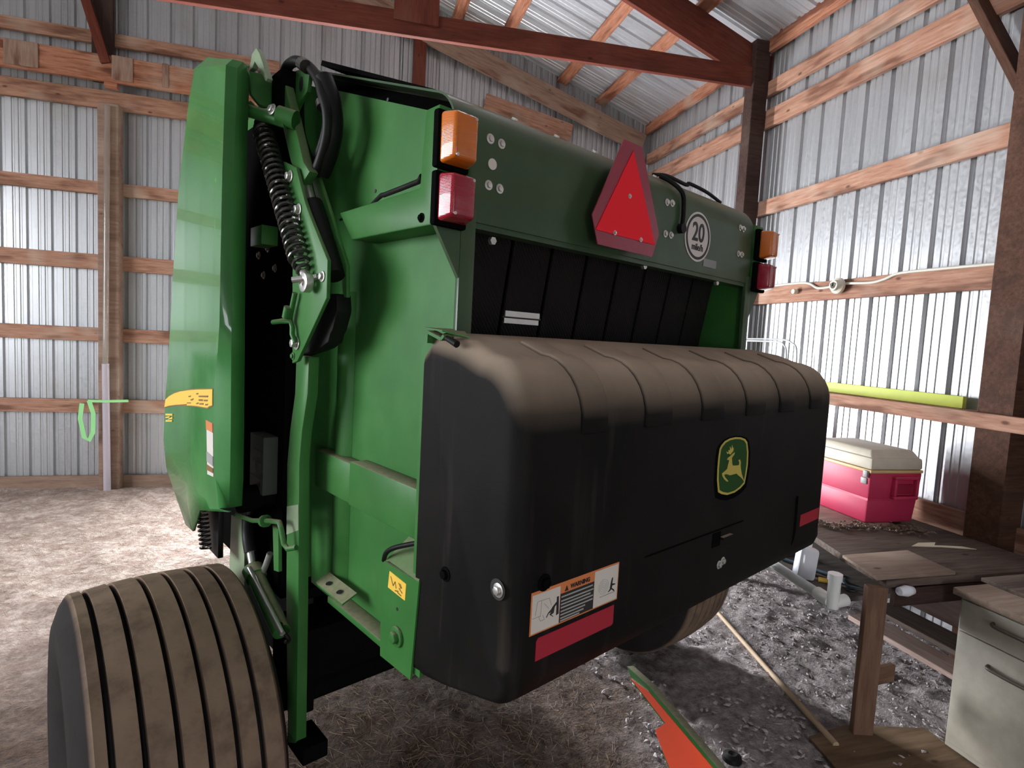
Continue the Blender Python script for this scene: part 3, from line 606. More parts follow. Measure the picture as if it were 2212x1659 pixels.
# orange and green blade in front
im = empty('implement_blade', (1.31, 2.33, 0)); tag(im, 'green steel implement blade with torn orange film', 'implement')
BP = [(2.36, .395), (2.30, .352), (2.18, .35), (2.0, .345), (2.06, .262), (2.0, .215), (1.90, .16), (1.7, .0), (.9, 0), (.9, .425), (2.15, .425)]
MB().prism([(0, y-2.33, z) for y, z in BP], (.035, 0, 0)).build('blade_plate', 'green', im, bevel=.003)
OP = [(2.316, .362), (2.184, .362), (1.998, .358), (2.072, .276), (2.055, .262), (1.99, .225), (1.90, .18), (1.72, .06), (1.0, .06), (1.0, .408), (1.7, .408), (2.15, .402)]
MB().prism([(-.003, y-2.33, z) for y, z in OP], (.003, 0, 0)).build('orange_film', 'fluo2', im)

# loose litter
def flakes(name, n, where, size, mat, label, long=1.0, cat='litter'):
    mb = MB()
    for _ in range(n):
        x, y = where(); z = ground_h(x, y)
        a = random.uniform(0, 6.283); L = random.uniform(*size)*long; W = random.uniform(.25, .6)*size[1] if long == 1 else random.uniform(.002, .004)
        d = Vector((math.cos(a), math.sin(a), random.uniform(-.25, .25))); s = Vector((-math.sin(a), math.cos(a), random.uniform(-.35, .35)))
        c = Vector((x, y, z+abs(d.z)*L*.5+W*.25+.001)); h = Vector((0, 0, max(.0015, W*.22)))
        w = [c-d*L/2, c-d*L*.1+s*W/2, c+d*L/2, c+d*L*.1-s*W/2]
        mb.add(w+[c+h*1.2+d*L*.1], [(0, 3, 2, 1), (0, 1, 4), (1, 2, 4), (2, 3, 4), (3, 0, 4)])
    return tag(mb.build(name, mat), label, cat, kind='stuff')
def reg(x0, x1, y0, y1, ok=lambda x, y: True):
    def f():
        while True:
            x, y = random.uniform(x0, x1), random.uniform(y0, y1)
            if ok(x, y): return x, y
    return f
def clear(x, y):
    u, v = x*.8933+y*.4495-1.7, -x*.4495+y*.8933-1.2
    if (abs(u+1.305) < .30 or abs(u-1.425) < .30) and abs(v-.88) < .62: return False
    if 2.42 < x < 2.68 and 2.0 < y < 2.3 or 2.5 < x < 2.7 and 3.15 < y < 3.35 or 2.85 < x and y < 2.06: return False
    if 1.28 < x < 1.37 and y < 2.36 or x > 3.7 and (2.35 < y < 2.7 or 4.95 < y < 5.25) or y > 7.15: return False
    return True
flakes('wood_chips', 1800, reg(1.4, 3.9, 1.9, 5.2, clear), (.010, .055), 'chips', 'grey wood chips scattered over the floor before the bench')
flakes('straw_litter', 6500, reg(-1.2, 1.4, 1.2, 4.0, clear), (.03, .11), 'straw', 'brown straw litter on the floor under the baler', long=1.001)
flakes('hay_litter', 5000, reg(-6, -.2, 4.0, 7.2, clear), (.03, .16), 'straw', 'pale hay litter on the floor near the far wall', long=1.002)
mb = MB()
for _ in range(260):
    x, y = random.uniform(2.86, 3.55), 0; y = 2.80+(3.25-x)*.28+random.gauss(0, .05); a = random.uniform(0, 6.28); L = random.uniform(.015, .05)
    d = Vector((math.cos(a), math.sin(a), .2)); s = Vector((-math.sin(a), math.cos(a), .3)); c = Vector((x, y, .846+random.uniform(0, .012)))
    mb.add([c-d*L/2, c+s*L*.2, c+d*L/2, c-s*L*.2, c+Vector((0, 0, L*.25))], [(0, 3, 2, 1), (0, 1, 4), (1, 2, 4), (2, 3, 4), (3, 0, 4)])
tag(mb.build('bark_debris', 'bark'), 'bark debris strewn on the bench in front of the cooler', 'litter', kind='stuff')
# ================================================================== THE ROUND BALER
BA = R(26.715)
bxv = Vector((math.cos(BA), math.sin(BA), 0)); byv = Vector((-math.sin(BA), math.cos(BA), 0))
B = empty('round_baler', bxv*1.7+byv*1.2, BA)
tag(B, 'green round baler with a black rear box, seen from behind', 'baler')
def yz(X, pts): return [(X, p[1], p[2]) if len(p) == 3 else (X, p[0], p[1]) for p in pts]
def xz(Y, pts): return [(p[0], Y, p[2]) if len(p) == 3 else (p[0], Y, p[1]) for p in pts]

# --- tailgate side walls
for s in (-1, 1):
    o = prism('tailgate_side_wall', yz(.8*s, [(0, 1.0), (0, 2.395), (.03, 2.455), (.08, 2.498), (.91, 2.802), (.90, 1.6), (.86, .955), (.58, .955), (.26, 1.005)]), (-.018*s, 0, 0), 'green', B)
    MB().add([(.799*s, .08, 2.498), (.799*s, .91, 2.802), (.74*s, .91, 2.846), (.74*s, .08, 2.541), (.799*s, 0, 2.395), (.74*s, 0, 2.43)], [(0, 1, 2, 3), (4, 0, 3, 5)]).build('overhang_shade', 'black', o)  # black strip paints the shade under the roof overhang
    # pressed rib and lower ledge
    MB().prism([(.80*s, .56, 1.05), (.824*s, .60, 1.05), (.824*s, .64, 1.05), (.80*s, .68, 1.05)], (0, 0, 1.0)).build('pressed_rib', 'green', o, bevel=.004)
    MB().box((min(.8*s, .855*s), .20, .990), (max(.8*s, .855*s), .60, 1.012)).build('ledge', 'green', o, bevel=.003)
    w = MB().prism(yz(.885*s, [(0, 2.193), (0, 2.48), (.06, 2.48), (.075, 2.292), (.53, 2.286), (.44, 2.195)]), (-.086*s, 0, 0)).build('lamp_bracket', 'green', B, bevel=.004)
    MB().prism(xz(0, [(-.885*-s if s < 0 else .885, 2.195), (.806*s, 2.195), (.806*s, 2.07)]), (0, .012, 0)).build('gusset', 'greenshade', w)
    MB().prism(xz(-.002, [(.806*s, 1.0), (.758*s, 1.0), (.758*s, 2.25), (.806*s, 2.25)]), (0, .016, 0)).build('rear_flange', 'greenshade', B, bevel=.002)
    bm_ = MB(); bm_.box((min(.8*s, .86*s), .045, 1.368), (max(.8*s, .86*s), .46, 1.508)); bm_.box((min(.8*s, .85*s), .46, 1.366), (max(.8*s, .85*s), .74, 1.497))
    bm_.build('side_beam', 'green', B, bevel=.005)
hexbolt('bolt', (-.886, .06, 2.215), (-1, 0, 0), .008, B, 'black')
for y, z in ((.055, 2.40), (.40, 2.62), (.46, 2.36)): MB().disc((-.8005, y, z), (-1, 0, 0), .006, .002, 10).build('rivet_hole', 'ink', B)

# --- hood
hp = [(0, 2.22), (0, 2.43)]+[(.115-.115*math.cos(a), 2.43+.125*math.sin(a)) for a in [math.pi/2*k/8*.80 for k in range(1, 9)]]
y0, z0 = hp[-1]; hp += [(.5, z0+(.5-y0)*.365), (.93, z0+(.93-y0)*.365)]
mb = MB(); n = len(hp); th = .006
inner = []
for i, (y, z) in enumerate(hp):
    a = hp[max(i-1, 0)]; b = hp[min(i+1, n-1)]; d = Vector((b[0]-a[0], b[1]-a[1])).normalized(); inner.append((y+d.y*th, z-d.x*th))
prof = hp+inner[::-1]
mb.prism([(-.834, y, z) for y, z in prof], (1.634, 0, 0))
hood = mb.build('rear_hood', 'greenshade', B, smooth=35)
MB().box((-.80, .006, 2.205), (.78, .05, 2.222)).build('lower_lip', 'greenshade', hood)
for i, (x, y, z) in enumerate(PT['bolts']): hexbolt('bolt', (x, 0, z), (0, -1, 0), .0085, hood)
for x, y, z in PT['topbolts']: hexbolt('bolt', (x, .075, 2.535), (0, -.55, .83), .010, hood, h=.014)
for x, y, z in PT['tabs']:
    q = MB().box((x-.012, .015, z-.002), (x+.012, .035, z+.02)); q.disc((x, .028, z-.022), (0, -1, 0), .011, .012, 6); q.build('hood_clip', 'steel', hood)
MB().disc((-.7125, -.0005, 2.3775), (0, -1, 0), .0145, .002, 24, .0145).build('pale_dot', 'sign', hood)  # pale round disc on the hood face
MB().box((.387, -.002, 2.248), (.487, 0, 2.279)).build('data_plate', 'grey', hood)
MB().prism([(-.81, .14, 2.577), (-.81, .86, 2.875), (-.81, .87, 2.860), (-.81, .14, 2.570)], (1.60, 0, 0)).build('top_cover_flap', 'black', B)
tube('top_hose', [(.12, .075, 2.553), (.20, .07, 2.566), (.34, .07, 2.562), (.36, .07, 2.572), (.50, .07, 2.566), (.62, .075, 2.550)], .007, 'rubber', B, 4)
tube('top_hose', [(.14, .06, 2.550), (.165, .025, 2.528), (.195, -.006, 2.49), (.202, -.012, 2.43), (.2, -.012, 2.372)], .0085, 'rubber', B, 4)
MB().disc((.2, .0, 2.362), (0, -1, 0), .018, .02, 16).build('hose_grommet', 'rubber', B)

# --- warning triangle and speed sign
sm = PT['smv_in']
out = [(-.238, 2.556), (-.143, 2.556), (-.0147, 2.302), (-.047, 2.221), (-.334, 2.221), (-.3678, 2.302)]
tri = prism('warning_triangle', xz(-.06, out), (0, .003, 0), 'darkred', B)
prism('triangle_centre', xz(-.0625, [(-.19, 2.533), (-.0375, 2.262), (-.3488, 2.262)]), (0, .0025, 0), 'fluo', tri)
for x, y, z in PT['smv_dots']: hexbolt('screw', (x, -.0625, z), (0, -1, 0), .005, tri)
MB().box((-.21, -.057, 2.24), (-.17, 0, 2.50)).build('triangle_bracket', 'greenshade', tri)
sc = Vector((.3315, -.0005, 2.352))
sgn = MB().disc(sc, (0, -1, 0), .094, .002, 48).build('speed_sign', 'sign', B)
MB().ring(sc+Vector((0, -.002, 0)), (0, -1, 0), .076, .086, .0012, 48).build('sign_ring', 'ink', sgn)
text_mesh('sign_number', '20', .098, 'ink', sgn, sc+Vector((0, -.003, .014)), (1, 0, 0), (0, 0, 1), .0006, .92, .0015)
text_mesh('sign_unit', 'mile/h', .036, 'ink', sgn, sc+Vector((0, -.003, -.040)), (1, 0, 0), (0, 0, 1), .0006, .95, .0006)

# --- tail lamps
for s in (-1, 1):
    cx = .853*s
    base = MB().box((cx-.05, -.022, 2.325), (cx+.05, 0, 2.462)).box((cx-.05, -.022, 2.188), (cx+.05, 0, 2.318)).build('tail_lamp', 'black', B, bevel=.006)
    for z0, z1, m, nm in ((2.332, 2.455, 'amber', 'amber_lens'), (2.196, 2.312, 'red', 'red_lens')):
        a, b = .045, .034
        MB().add([(cx-a, -.022, z0), (cx+a, -.022, z0), (cx+a, -.022, z1), (cx-a, -.022, z1), (cx-b, -.074, z0+.010), (cx+b, -.074, z0+.010), (cx+b, -.074, z1-.006), (cx-b, -.074, z1-.006)],
                 [(0, 1, 2, 3), (7, 6, 5, 4), (0, 4, 5, 1), (1, 5, 6, 2), (2, 6, 7, 3), (3, 7, 4, 0)]).build(nm, m, base, bevel=.009, seg=3)
        for q in (-1, 1): MB().disc((cx+q*.026, -.0735, z0+.016 if q < 0 else z1-.014), (0, -1, 0), .004, .002, 10).build('lens_screw', 'steel', base)

# --- belts in the opening
bw, gap = .160, .0145
x = -.6765
for i in range(9):
    if x+bw > .76: break
    o = MB().add([(x, .30, 1.2), (x+bw, .30, 1.2), (x+bw, .105, 2.35), (x, .105, 2.35), (x, .308, 1.2), (x+bw, .308, 1.2), (x+bw, .113, 2.35), (x, .113, 2.35)],
                 [(0, 1, 2, 3), (7, 6, 5, 4), (0, 4, 5, 1), (1, 5, 6, 2), (2, 6, 7, 3), (3, 7, 4, 0)]).build('belt', 'belt', B)
    if i == 1:
        yy = .105+(2.35-1.99)*.1696
        mb = MB(); mb.box((x+.005, yy-.006, 1.992), (x+bw-.003, yy+.004, 2.010)).box((x+.005, yy-.002, 1.971), (x+bw-.003, yy+.008, 1.989))
        mb.build('belt_lacing', 'steel', o)
        MB().tube([(x-.003, yy-.002, 1.9905), (x+bw+.004, yy-.002, 1.9905)], .0035, 8).build('lacing_pin', 'rust', o)
    x += bw+gap
box('chamber_back', (-.78, .42, .95), (.78, .46, 2.60), 'black', B)
MB().tube([(-.78, .36, 1.55), (.78, .36, 1.55)], .10, 24).build('belt_roller', 'black', B, smooth=50)

# --- black twine and net box
BP_ = [(0.0, 1.930), (-.12, 1.912), (-.20, 1.885)]
for k in range(1, 8):
    a = math.pi/2*k/8; BP_.append((-.20-.145*math.sin(a), 1.885-.155*(1-math.cos(a))*1.0))
BP_ += [(-.345, 1.71), (-.345, 1.195), (-.342, 1.155), (-.330, 1.120), (-.305, 1.098), (-.265, 1.085), (-.10, 1.040), (.03, 1.005), (.03, 1.90)]
def inset(r):
    out = []; n = len(BP_)
    for i, p in enumerate(BP_):
        a, b = Vector(BP_[i-1]), Vector(BP_[(i+1) % n])
        if i == 0: d = (b-Vector(p)).normalized()
        elif i >= n-2: d = (Vector(BP_[n-2])-Vector(BP_[n-3])).normalized()
        else: d = (b-a).normalized()
        q = Vector((-d.y, d.x))
        if q.dot(Vector((-.1, 1.48))-Vector(p)) < 0: q = -q
        v = Vector(p)+q*r*(.45 if p[1] < 1.16 else 1)
        if i == 0: v = Vector((p[0], p[1]-r))
        if i >= n-2: v = Vector((p[0], p[1]+(r if i == n-2 else -r)))
        out.append((v.x, v.y))
    return out
mb = MB(); n = len(BP_); RB = .055; rings = []
for k in range(0, 7): t = math.pi/2*k/6; rings.append((-.88+RB*(1-math.sin(t)), RB*(1-math.cos(t))))
rings = rings[::-1]; rings = [( -.88+RB*(1-math.sin(t)), RB*(1-math.sin(math.pi/2-t))) for t in [math.pi/2*(6-k)/6 for k in range(7)]]
xs_ = [(-.88+RB*(1-math.cos(t)), RB*(1-math.sin(t))) for t in [math.pi/2*k/7 for k in range(8)]]
xs_ += [(.950-RB*1.6*(1-math.cos(t)), RB*1.6*(1-math.sin(t))) for t in [math.pi/2*k/7 for k in range(7, -1, -1)]]
for x, r in xs_: mb.v += [(x, y, z) for y, z in inset(r)]
for i in range(len(xs_)-1):
    for j in range(n): mb.f.append((i*n+j, i*n+(j+1) % n, (i+1)*n+(j+1) % n, (i+1)*n+j))
mb.f += [tuple(range(n)), tuple(range((len(xs_)-1)*n, len(xs_)*n))]
me_o = mb.build('rear_box_cover', 'box', B, smooth=30)
CV = me_o
# raised pads over the top edge
def prof_pt(i, off):
    a, b = Vector(BP_[max(i-1, 0)]), Vector(BP_[min(i+1, len(BP_)-1)]); d = (b-a).normalized(); n = Vector((d.y, -d.x))
    p = Vector(BP_[i]); return p-n*off if False else p+Vector((d.y, -d.x))*off
R_ = PT['ribs']
for k in range(6):
    x0, x1 = R_[2*k][0]-.012, R_[2*k+1][0]+.006
    mb = MB(); idx = list(range(1, 11)); vs = []
    for j, i in enumerate(idx):
        P0 = Vector(BP_[i]); a, b = Vector(BP_[i-1]), Vector(BP_[i+1]); d = (b-a).normalized(); nn = Vector((d.y, -d.x))
        if nn.dot(Vector((-1, .6))) < 0: nn = -nn
        for off, dx in ((-.004, 0), (.007, .004)):
            q = P0+nn*off
            vs.append((q, x0+dx, x1-dx))
    m = len(idx)
    for q, a, b in vs: mb.v += [(a, q.x, q.y), (b, q.x, q.y)]
    for j in range(m-1):
        o = j*4; mb.f += [(o+2, o+3, o+7, o+6), (o, o+2, o+6, o+4), (o+1, o+5, o+7, o+3), (o, o+4, o+5, o+1)]
    e = (m-1)*4; mb.f += [(0, 1, 3, 2), (e, e+2, e+3, e+1)]
    mb.build('raised_pad', 'box', CV, bevel=.004)
FY = -.345
def onface(name, pts, mat, parent, d=.0012, y=FY): return prism(name, xz(y, [(p[0], p[2]) for p in pts]), (0, -d, 0), mat, parent)
# emblem
em = PT['em_out']; cx = sum(p[0] for p in em)/len(em); cz = sum(p[2] for p in em)/len(em)
recess = onface('emblem_recess', [(cx+(p[0]-cx)*1.16, 0, cz+(p[2]-cz)*1.12-.006) for p in em], 'black', CV, .0008)
E0 = onface('emblem', em, 'olive', CV, .0016)
onface('emblem_field', [(cx+(p[0]-cx)*.90, 0, cz+(p[2]-cz)*.93) for p in em], 'emgreen', E0, .0006, FY-.0016)
onface('leaping_deer', PT['deer'], 'olive', E0, .0006, FY-.0022); onface('antlers', PT['antler'], 'olive', E0, .0006, FY-.0022)
# warning label
L = dict(x0=-.8264, x1=-.511, z0=1.2667, z1=1.3665)
lab = MB().box((L['x0'], FY-.0012, L['z0']), (L['x1'], FY, L['z1'])).build('warning_label', 'orange', CV, bevel=.0008)
f1 = FY-.0012
def panel(nm, a, b, z0, z1, m, y=f1, d=.0006): return MB().box((a, y-d, z0), (b, y, z1)).build(nm, m, lab)
panel('left_picture', -.8225, -.7325, 1.2705, 1.3595, 'white'); panel('right_picture', -.6085, -.5150, 1.2705, 1.3625, 'white')
panel('text_block', -.7310, -.6095, 1.2705, 1.3395, 'ink')
text_mesh('warning_word', 'WARNING', .0145, 'ink', lab, (-.662, f1-.0007, 1.3495), (1, 0, 0), (0, 0, 1), .0003, 1.0, .0006)
prism('warning_symbol', xz(f1, [(-.717, 1.3425), (-.704, 1.3425), (-.7105, 1.3555)]), (0, -.0008, 0), 'ink', lab)
for i, (z, a, b) in enumerate(((1.332, -.728, -.615), (1.322, -.728, -.612), (1.314, -.728, -.622), (1.306, -.728, -.612), (1.297, -.728, -.613), (1.289, -.728, -.640), (1.281, -.728, -.645), (1.2745, -.728, -.66))):
    panel('text_line', a, b, z-.0022, z+.0014, 'textgrey', f1-.0006, .0004)
for q in PT['fig1']: onface('falling_figure', q, 'ink', lab, .0006, f1-.0006)
for q in PT['fig2']: onface('running_figure', q, 'ink', lab, .0006, f1-.0006)
def stroke(mb, a, b, w=.0008, y=f1-.0006):
    a, b = Vector((a[0], 0, a[2])), Vector((b[0], 0, b[2])); d = (b-a).normalized(); n = Vector((-d.z, 0, d.x))*w
    mb.prism([(q.x, y, q.z) for q in (a+n, b+n, b-n, a-n)], (0, -.0004, 0))
mb = MB()
for a, b in PT['lines1']: stroke(mb, a, b, .0006)
mb.build('baler_drawing', 'greyink', lab)
mb = MB()
for a, b in PT['lines2']: stroke(mb, a, b, .0008)
for rr in (.019, .014, .009, .004): mb.ring((-.5715, f1-.0006, 1.316), (0, -1, 0), rr-.0006, rr, .0004, 28)
mb.build('bale_drawing', 'greyink', lab)
onface('red_reflector', [(-.803, 0, 1.249), (-.797, 0, 1.2552), (-.522, 0, 1.2552), (-.5215, 0, 1.206), (-.528, 0, 1.202), (-.803, 0, 1.202)], 'reflred', CV, .0014)
onface('red_reflector', [(.672, 0, 1.238), (.865, 0, 1.238), (.865, 0, 1.286), (.672, 0, 1.286)], 'reflred', CV, .0014)
MB().box((-.396, FY-.0015, 1.350), (.1725, FY+.001, 1.3545)).build('panel_seam', 'black', CV)
tube('panel_groove', [(.618, FY+.001, 1.37), (.622, FY+.001, 1.25), (.615, FY+.004, 1.19), (.605, FY+.02, 1.155), (.60, FY+.06, 1.125)], .007, 'black', CV, 4)
o = MB().box((-.030, FY-.002, 1.300), (.020, FY+.002, 1.345)).build('latch_recess', 'black', CV)
MB().box((.02, FY-.012, 1.318), (.085, FY, 1.326)).build('latch_lip', 'box', o)
for xx in (.026, .050): hexbolt('bolt', (xx, FY, 1.233+(xx-.026)*.3), (0, -1, 0), .009, CV)
hexbolt('bolt', (-.7878, FY, 1.3817), (0, -1, 0), .013, CV, 'black')
hexbolt('bolt', (-.88, -.1016, 1.3391), (-1, 0, 0), .012, CV, 'black')
q = MB().disc((-.8795, -.294, 1.371), (-1, 0, 0), .024, .0015, 24).build('box_side_hole', 'ink', CV)
hexbolt('bolt', (-.881, -.298, 1.371), (-1, 0, 0), .0105, q)
# hinge clip at the box corner and backing plate
prism('box_back_plate', yz(-.875, [(.0, 1.02), (.0, 1.935), (.022, 1.935), (.05, 1.90), (.05, 1.02)]), (.012, 0, 0), 'green', B)
prism('corner_plate', [(-.885, .03, 1.936), (-.885, -.05, 1.930), (-.84, -.10, 1.918), (-.76, .03, 1.936)], (0, 0, .004), 'green', B)
mb = MB(); W_ = .004
path = [(.006, 1.90), (.006, 1.928), (-.055, 1.912), (-.066, 1.921)]
for a, b in zip(path[:-1], path[1:]):
    d = Vector((b[0]-a[0], b[1]-a[1])).normalized(); nn = Vector((-d.y, d.x))*W_
    mb.prism([(-.892, a[0]-nn.x, a[1]-nn.y), (-.892, b[0]-nn.x, b[1]-nn.y), (-.892, b[0]+nn.x, b[1]+nn.y), (-.892, a[0]+nn.x, a[1]+nn.y)], (.03, 0, 0))
mb.build('corner_clip', 'green', B)
MB().tube([(-.885, -.07, 1.915), (-.885, -.112, 1.902)], [.007, .009], 10).build('clip_bumper', 'rubber', B, smooth=50)

# --- left end bracket with the yellow decal
P = [(.1996, 1.262), (.1827, 1.2795), (.0057, 1.2809), (.0284, 1.005), (.1871, 1.0)]
pl = prism('box_end_bracket', yz(-.885, P), (.006, 0, 0), 'green', B)
MB().add([(-.885, .1996, 1.262), (-.885, .006, 1.281), (-.80, .10, 1.372), (-.80, .17, 1.352), (-.88, .1996, 1.257), (-.88, .006, 1.276), (-.795, .10, 1.367), (-.795, .17, 1.347)],
         [(0, 1, 2, 3), (7, 6, 5, 4), (0, 4, 5, 1), (1, 5, 6, 2), (2, 6, 7, 3), (3, 7, 4, 0)]).build('bracket_top', 'green', pl)
D_ = PT['plate_decal']; dd = prism('yellow_decal', yz(-.885, [(.150, 1.2625), (.064, 1.2555), (.067, 1.2085), (.156, 1.2135)]), (-.0015, 0, 0), 'yellow', pl)
mb = MB()
for a, b in (((.142, 1.25), (.128, 1.228)), ((.128, 1.228), (.118, 1.243)), ((.118, 1.243), (.112, 1.226)), ((.100, 1.246), (.088, 1.234)), ((.092, 1.246), (.084, 1.236)), ((.118, 1.218), (.100, 1.222)), ((.098, 1.232), (.080, 1.224)), ((.105, 1.218), (.085, 1.215))):
    a, b = Vector(a), Vector(b); d = (b-a).normalized(); nn = Vector((-d.y, d.x))*.0016
    mb.prism([(-.8865, q.x, q.y) for q in (a+nn, b+nn, b-nn, a-nn)], (-.0006, 0, 0))
mb.build('decal_pictogram', 'bronze', dd)
MB().disc((-.885, .098, 1.096), (-1, 0, 0), .028, .008, 24).disc((-.893, .098, 1.096), (-1, 0, 0), .017, .012, 6).build('hub_nut', 'green', pl, bevel=.002)
MB().disc((-.885, .105, 1.17), (-1, 0, 0), .005, .001, 10).build('bolt_hole', 'ink', pl)
tube('wiring_harness', [(-.87, .21, 1.27), (-.88, .184, 1.30), (-.88, .15, 1.325), (-.87, .09, 1.352), (-.86, .03, 1.375)], .007, 'rubber', B, 4)
w_ = tube('wiring_harness', [(-.80, .70, 2.30), (-.81, .60, 2.298), (-.835, .43, 2.302), (-.85, .33, 2.318), (-.86, .30, 2.312), (-.868, .20, 2.312), (-.872, .10, 2.315), (-.88, .075, 2.322)], [.004]*3+[.007]*5, 'rubber', B)

# --- frame post, arms and lock plates on the left side
for s in (-1, 1):
    F = [(.705, 1.83), (.603, 1.83), (.606, 1.71), (.643, 1.584), (.660, 1.47), (.640, 1.0), (.627, .50), (.70, .46), (.745, .96), (.764, 1.452), (.745, 1.569), (.709, 1.70)]
    o = prism('frame_post', yz(.94*s, F), (-.036*s, 0, 0), 'green', B, bevel=.003)
    if s < 0:
        prism('reflective_tape', yz(-.941, [(.755, 1.30), (.656, 1.332), (.650, 1.245), (.752, 1.20)]), (.001, 0, 0), 'palegreen', o)
    box('post_foot', (min(.85*s, .94*s), .57, .45), (max(.85*s, .94*s), .71, .51), 'black', B, .006)
A = yz(-.96, [(.912, 2.752), (.817, 2.752), (.634, 2.443), (.585, 2.405), (.645, 2.375), (.737, 2.462)])
ar = prism('lift_arm', A, (.030, 0, 0), 'green', B, bevel=.003)
prism('lock_plate', yz(-.975, [(.765, 2.466), (.652, 2.425), (.580, 2.311), (.536, 2.259), (.4055, 2.12), (.4048, 2.012), (.608, 1.816), (.648, 1.806), (.664, 2.10), (.640, 2.25)]), (.012, 0, 0), 'green', B, bevel=.002)
prism('lock_plate', yz(-.905, [(.72, 2.455), (.676, 2.456), (.641, 2.407), (.567, 2.309), (.427, 2.114), (.421, 2.02), (.445, 2.02), (.468, 2.105), (.585, 2.232), (.642, 2.312)]), (.012, 0, 0), 'green', B, bevel=.002)
o = MB().tube([(-.935, .69, 2.43), (-.935, .60, 2.30)], .012, 12).build('cylinder_rod', 'steel', B, smooth=50)
MB().tube([(-.935, .61, 2.315), (-.935, .44, 2.08)], .030, 16).build('hydraulic_cylinder', 'rubber', B, smooth=50)
bh = MB().prism(yz(-.93, [(.56, 2.03), (.44, 2.03), (.43, 1.98), (.46, 1.92), (.475, 1.908), (.487, 1.882), (.54, 1.862), (.58, 1.853), (.72, 1.826), (.66, 1.90)]), (.05, 0, 0)).build('cylinder_boot', 'rubber', B, bevel=.006)
for y, z in ((.695, 2.405), (.620, 2.290), (.627, 2.262)): hexbolt('bolt', (-.976, y, z), (-1, 0, 0), .013, B, h=.012)
# tension spring
S0, S1 = Vector((-1.0, .915, 2.625)), Vector((-1.0, .512, 2.085)); ax = (S1-S0); Ls = ax.length; ax.normalize(); a = Vector((1, 0, 0)); b = ax.cross(a)
turns = 28; N = turns*16; pts = []
for i in range(N+1):
    t = i/N; rr = .030*min(1, .45+t*6, .45+(1-t)*6); ph = 2*math.pi*turns*t
    pts.append(S0+ax*Ls*t+(a*math.cos(ph)+b*math.sin(ph))*rr)
sp = tube('tension_spring', pts, .0058, 'spring', B, seg=7)
MB().tube([S0-ax*.05, S0+ax*.03], .012, 12).tube([S0-ax*.08+Vector((-.02, 0, 0)), S0-ax*.05, S0-ax*.08+Vector((.02, 0, 0))], .010, 10).build('spring_eye', 'green', sp, smooth=50)
MB().ring(S1+ax*.035+Vector((-.012, 0, 0)), (1, 0, 0), .009, .030, .024, 24).tube([S1-ax*.01, S1+ax*.02], .012, 12).build('spring_eye', 'steel', sp, bevel=.003)
tube('spring_pin', [(-.975, .47, 2.075), (-1.03, .52, 2.062)], .010, 'steel', B)
hexbolt('bolt', (-.976, .435, 2.075), (-1, 0, 0), .011, B)
# lock rod
lr = tube('lock_rod', [(-.99, .60, 2.03), (-.99, .635, 1.955), (-.99, .645, 1.945), (-1.03, .67, 1.935), (-.99, .63, 1.94), (-.99, .615, 1.90), (-.985, .60, 1.875)], .008, 'green', B, 2)
MB().tube([(-1.0, .625, 1.985), (-1.0, .64, 1.952)], .014, 12).build('rod_sleeve', 'green', lr, smooth=50)
hexbolt('bolt', (-.976, .612, 1.872), (-1, 0, 0), .014, B, h=.016)
hexbolt('bolt', (-.976, .640, 1.83), (-1, 0, 0), .008, B, 'green')
# top hinge group
HB = [(-1.0371, 0.92, 2.78), (-0.9574, 0.92, 2.7872), (-0.9364, 0.92, 2.6923), (-0.9788, 0.92, 2.6763), (-1.0021, 0.92, 2.6801), (-1.0299, 0.92, 2.7067)]
hb = prism('hinge_bracket', HB, (0, .02, 0), 'green', B, bevel=.004)
prism('hinge_ear', yz(-1.04, [(.912, 2.775), (.885, 2.822), (.845, 2.828), (.812, 2.80), (.735, 2.70), (.75, 2.695), (.83, 2.765), (.86, 2.79), (.88, 2.775)]), (.018, 0, 0), 'palegreen', B, bevel=.002)
hk = prism('hook_plate', yz(-.925, [(.812, 2.785), (.713, 2.765), (.690, 2.735), (.705, 2.688), (.76, 2.672), (.80, 2.645), (.826, 2.655), (.823, 2.735)]), (.014, 0, 0), 'green', B, bevel=.002)
MB().disc((-.925, .752, 2.725), (-1, 0, 0), .016, .001, 16, .024).build('hook_hole', 'ink', hk)
MB().tube([(-1.12, .93, 2.652), (-.98, .72, 2.578)], .020, 14).tube([(-1.0, .74, 2.60), (-.96, .70, 2.585)], .030, 14).build('pivot_tube', 'green', B, smooth=50)
hexbolt('bolt', (-1.02, .745, 2.613), (-1, -.3, .2), .012, B)
tube('hydraulic_hose', [(-.94, .786, 2.64), (-.945, .828, 2.70), (-.95, .836, 2.762), (-.95, .80, 2.79), (-.945, .735, 2.785), (-.935, .66, 2.745), (-.93, .60, 2.69), (-.93, .570, 2.64), (-.925, .545, 2.585), (-.92, .553, 2.52), (-.92, .59, 2.46), (-.925, .625, 2.41)], .017, 'rubber', B, 4)
tube('hydraulic_hose', [(-.915, .60, 2.70), (-.905, .565, 2.63), (-.90, .555, 2.55), (-.90, .585, 2.48), (-.905, .63, 2.42)], .030, 'rubber', B, 4)
tube('hydraulic_hose', [(-.91, .80, 2.72), (-.90, .828, 2.67), (-.90, .81, 2.585), (-.905, .74, 2.50), (-.92, .66, 2.42)], .016, 'rubber', B, 4)
tube('hydraulic_hose', [(-.92, .72, 2.76), (-.91, .64, 2.72), (-.90, .60, 2.64), (-.90, .61, 2.55), (-.905, .66, 2.47)], .014, 'rubber', B, 4)
MB().tube([(-.95, .69, 2.762), (-.95, .655, 2.742)], .020, 12).tube([(-.93, .575, 2.62), (-.93, .565, 2.60)], .020, 12).build('hose_fitting', 'spring', B, smooth=50)
box('valve_block', (-.97, .80, 2.63), (-.90, .90, 2.78), 'black', B, .006)

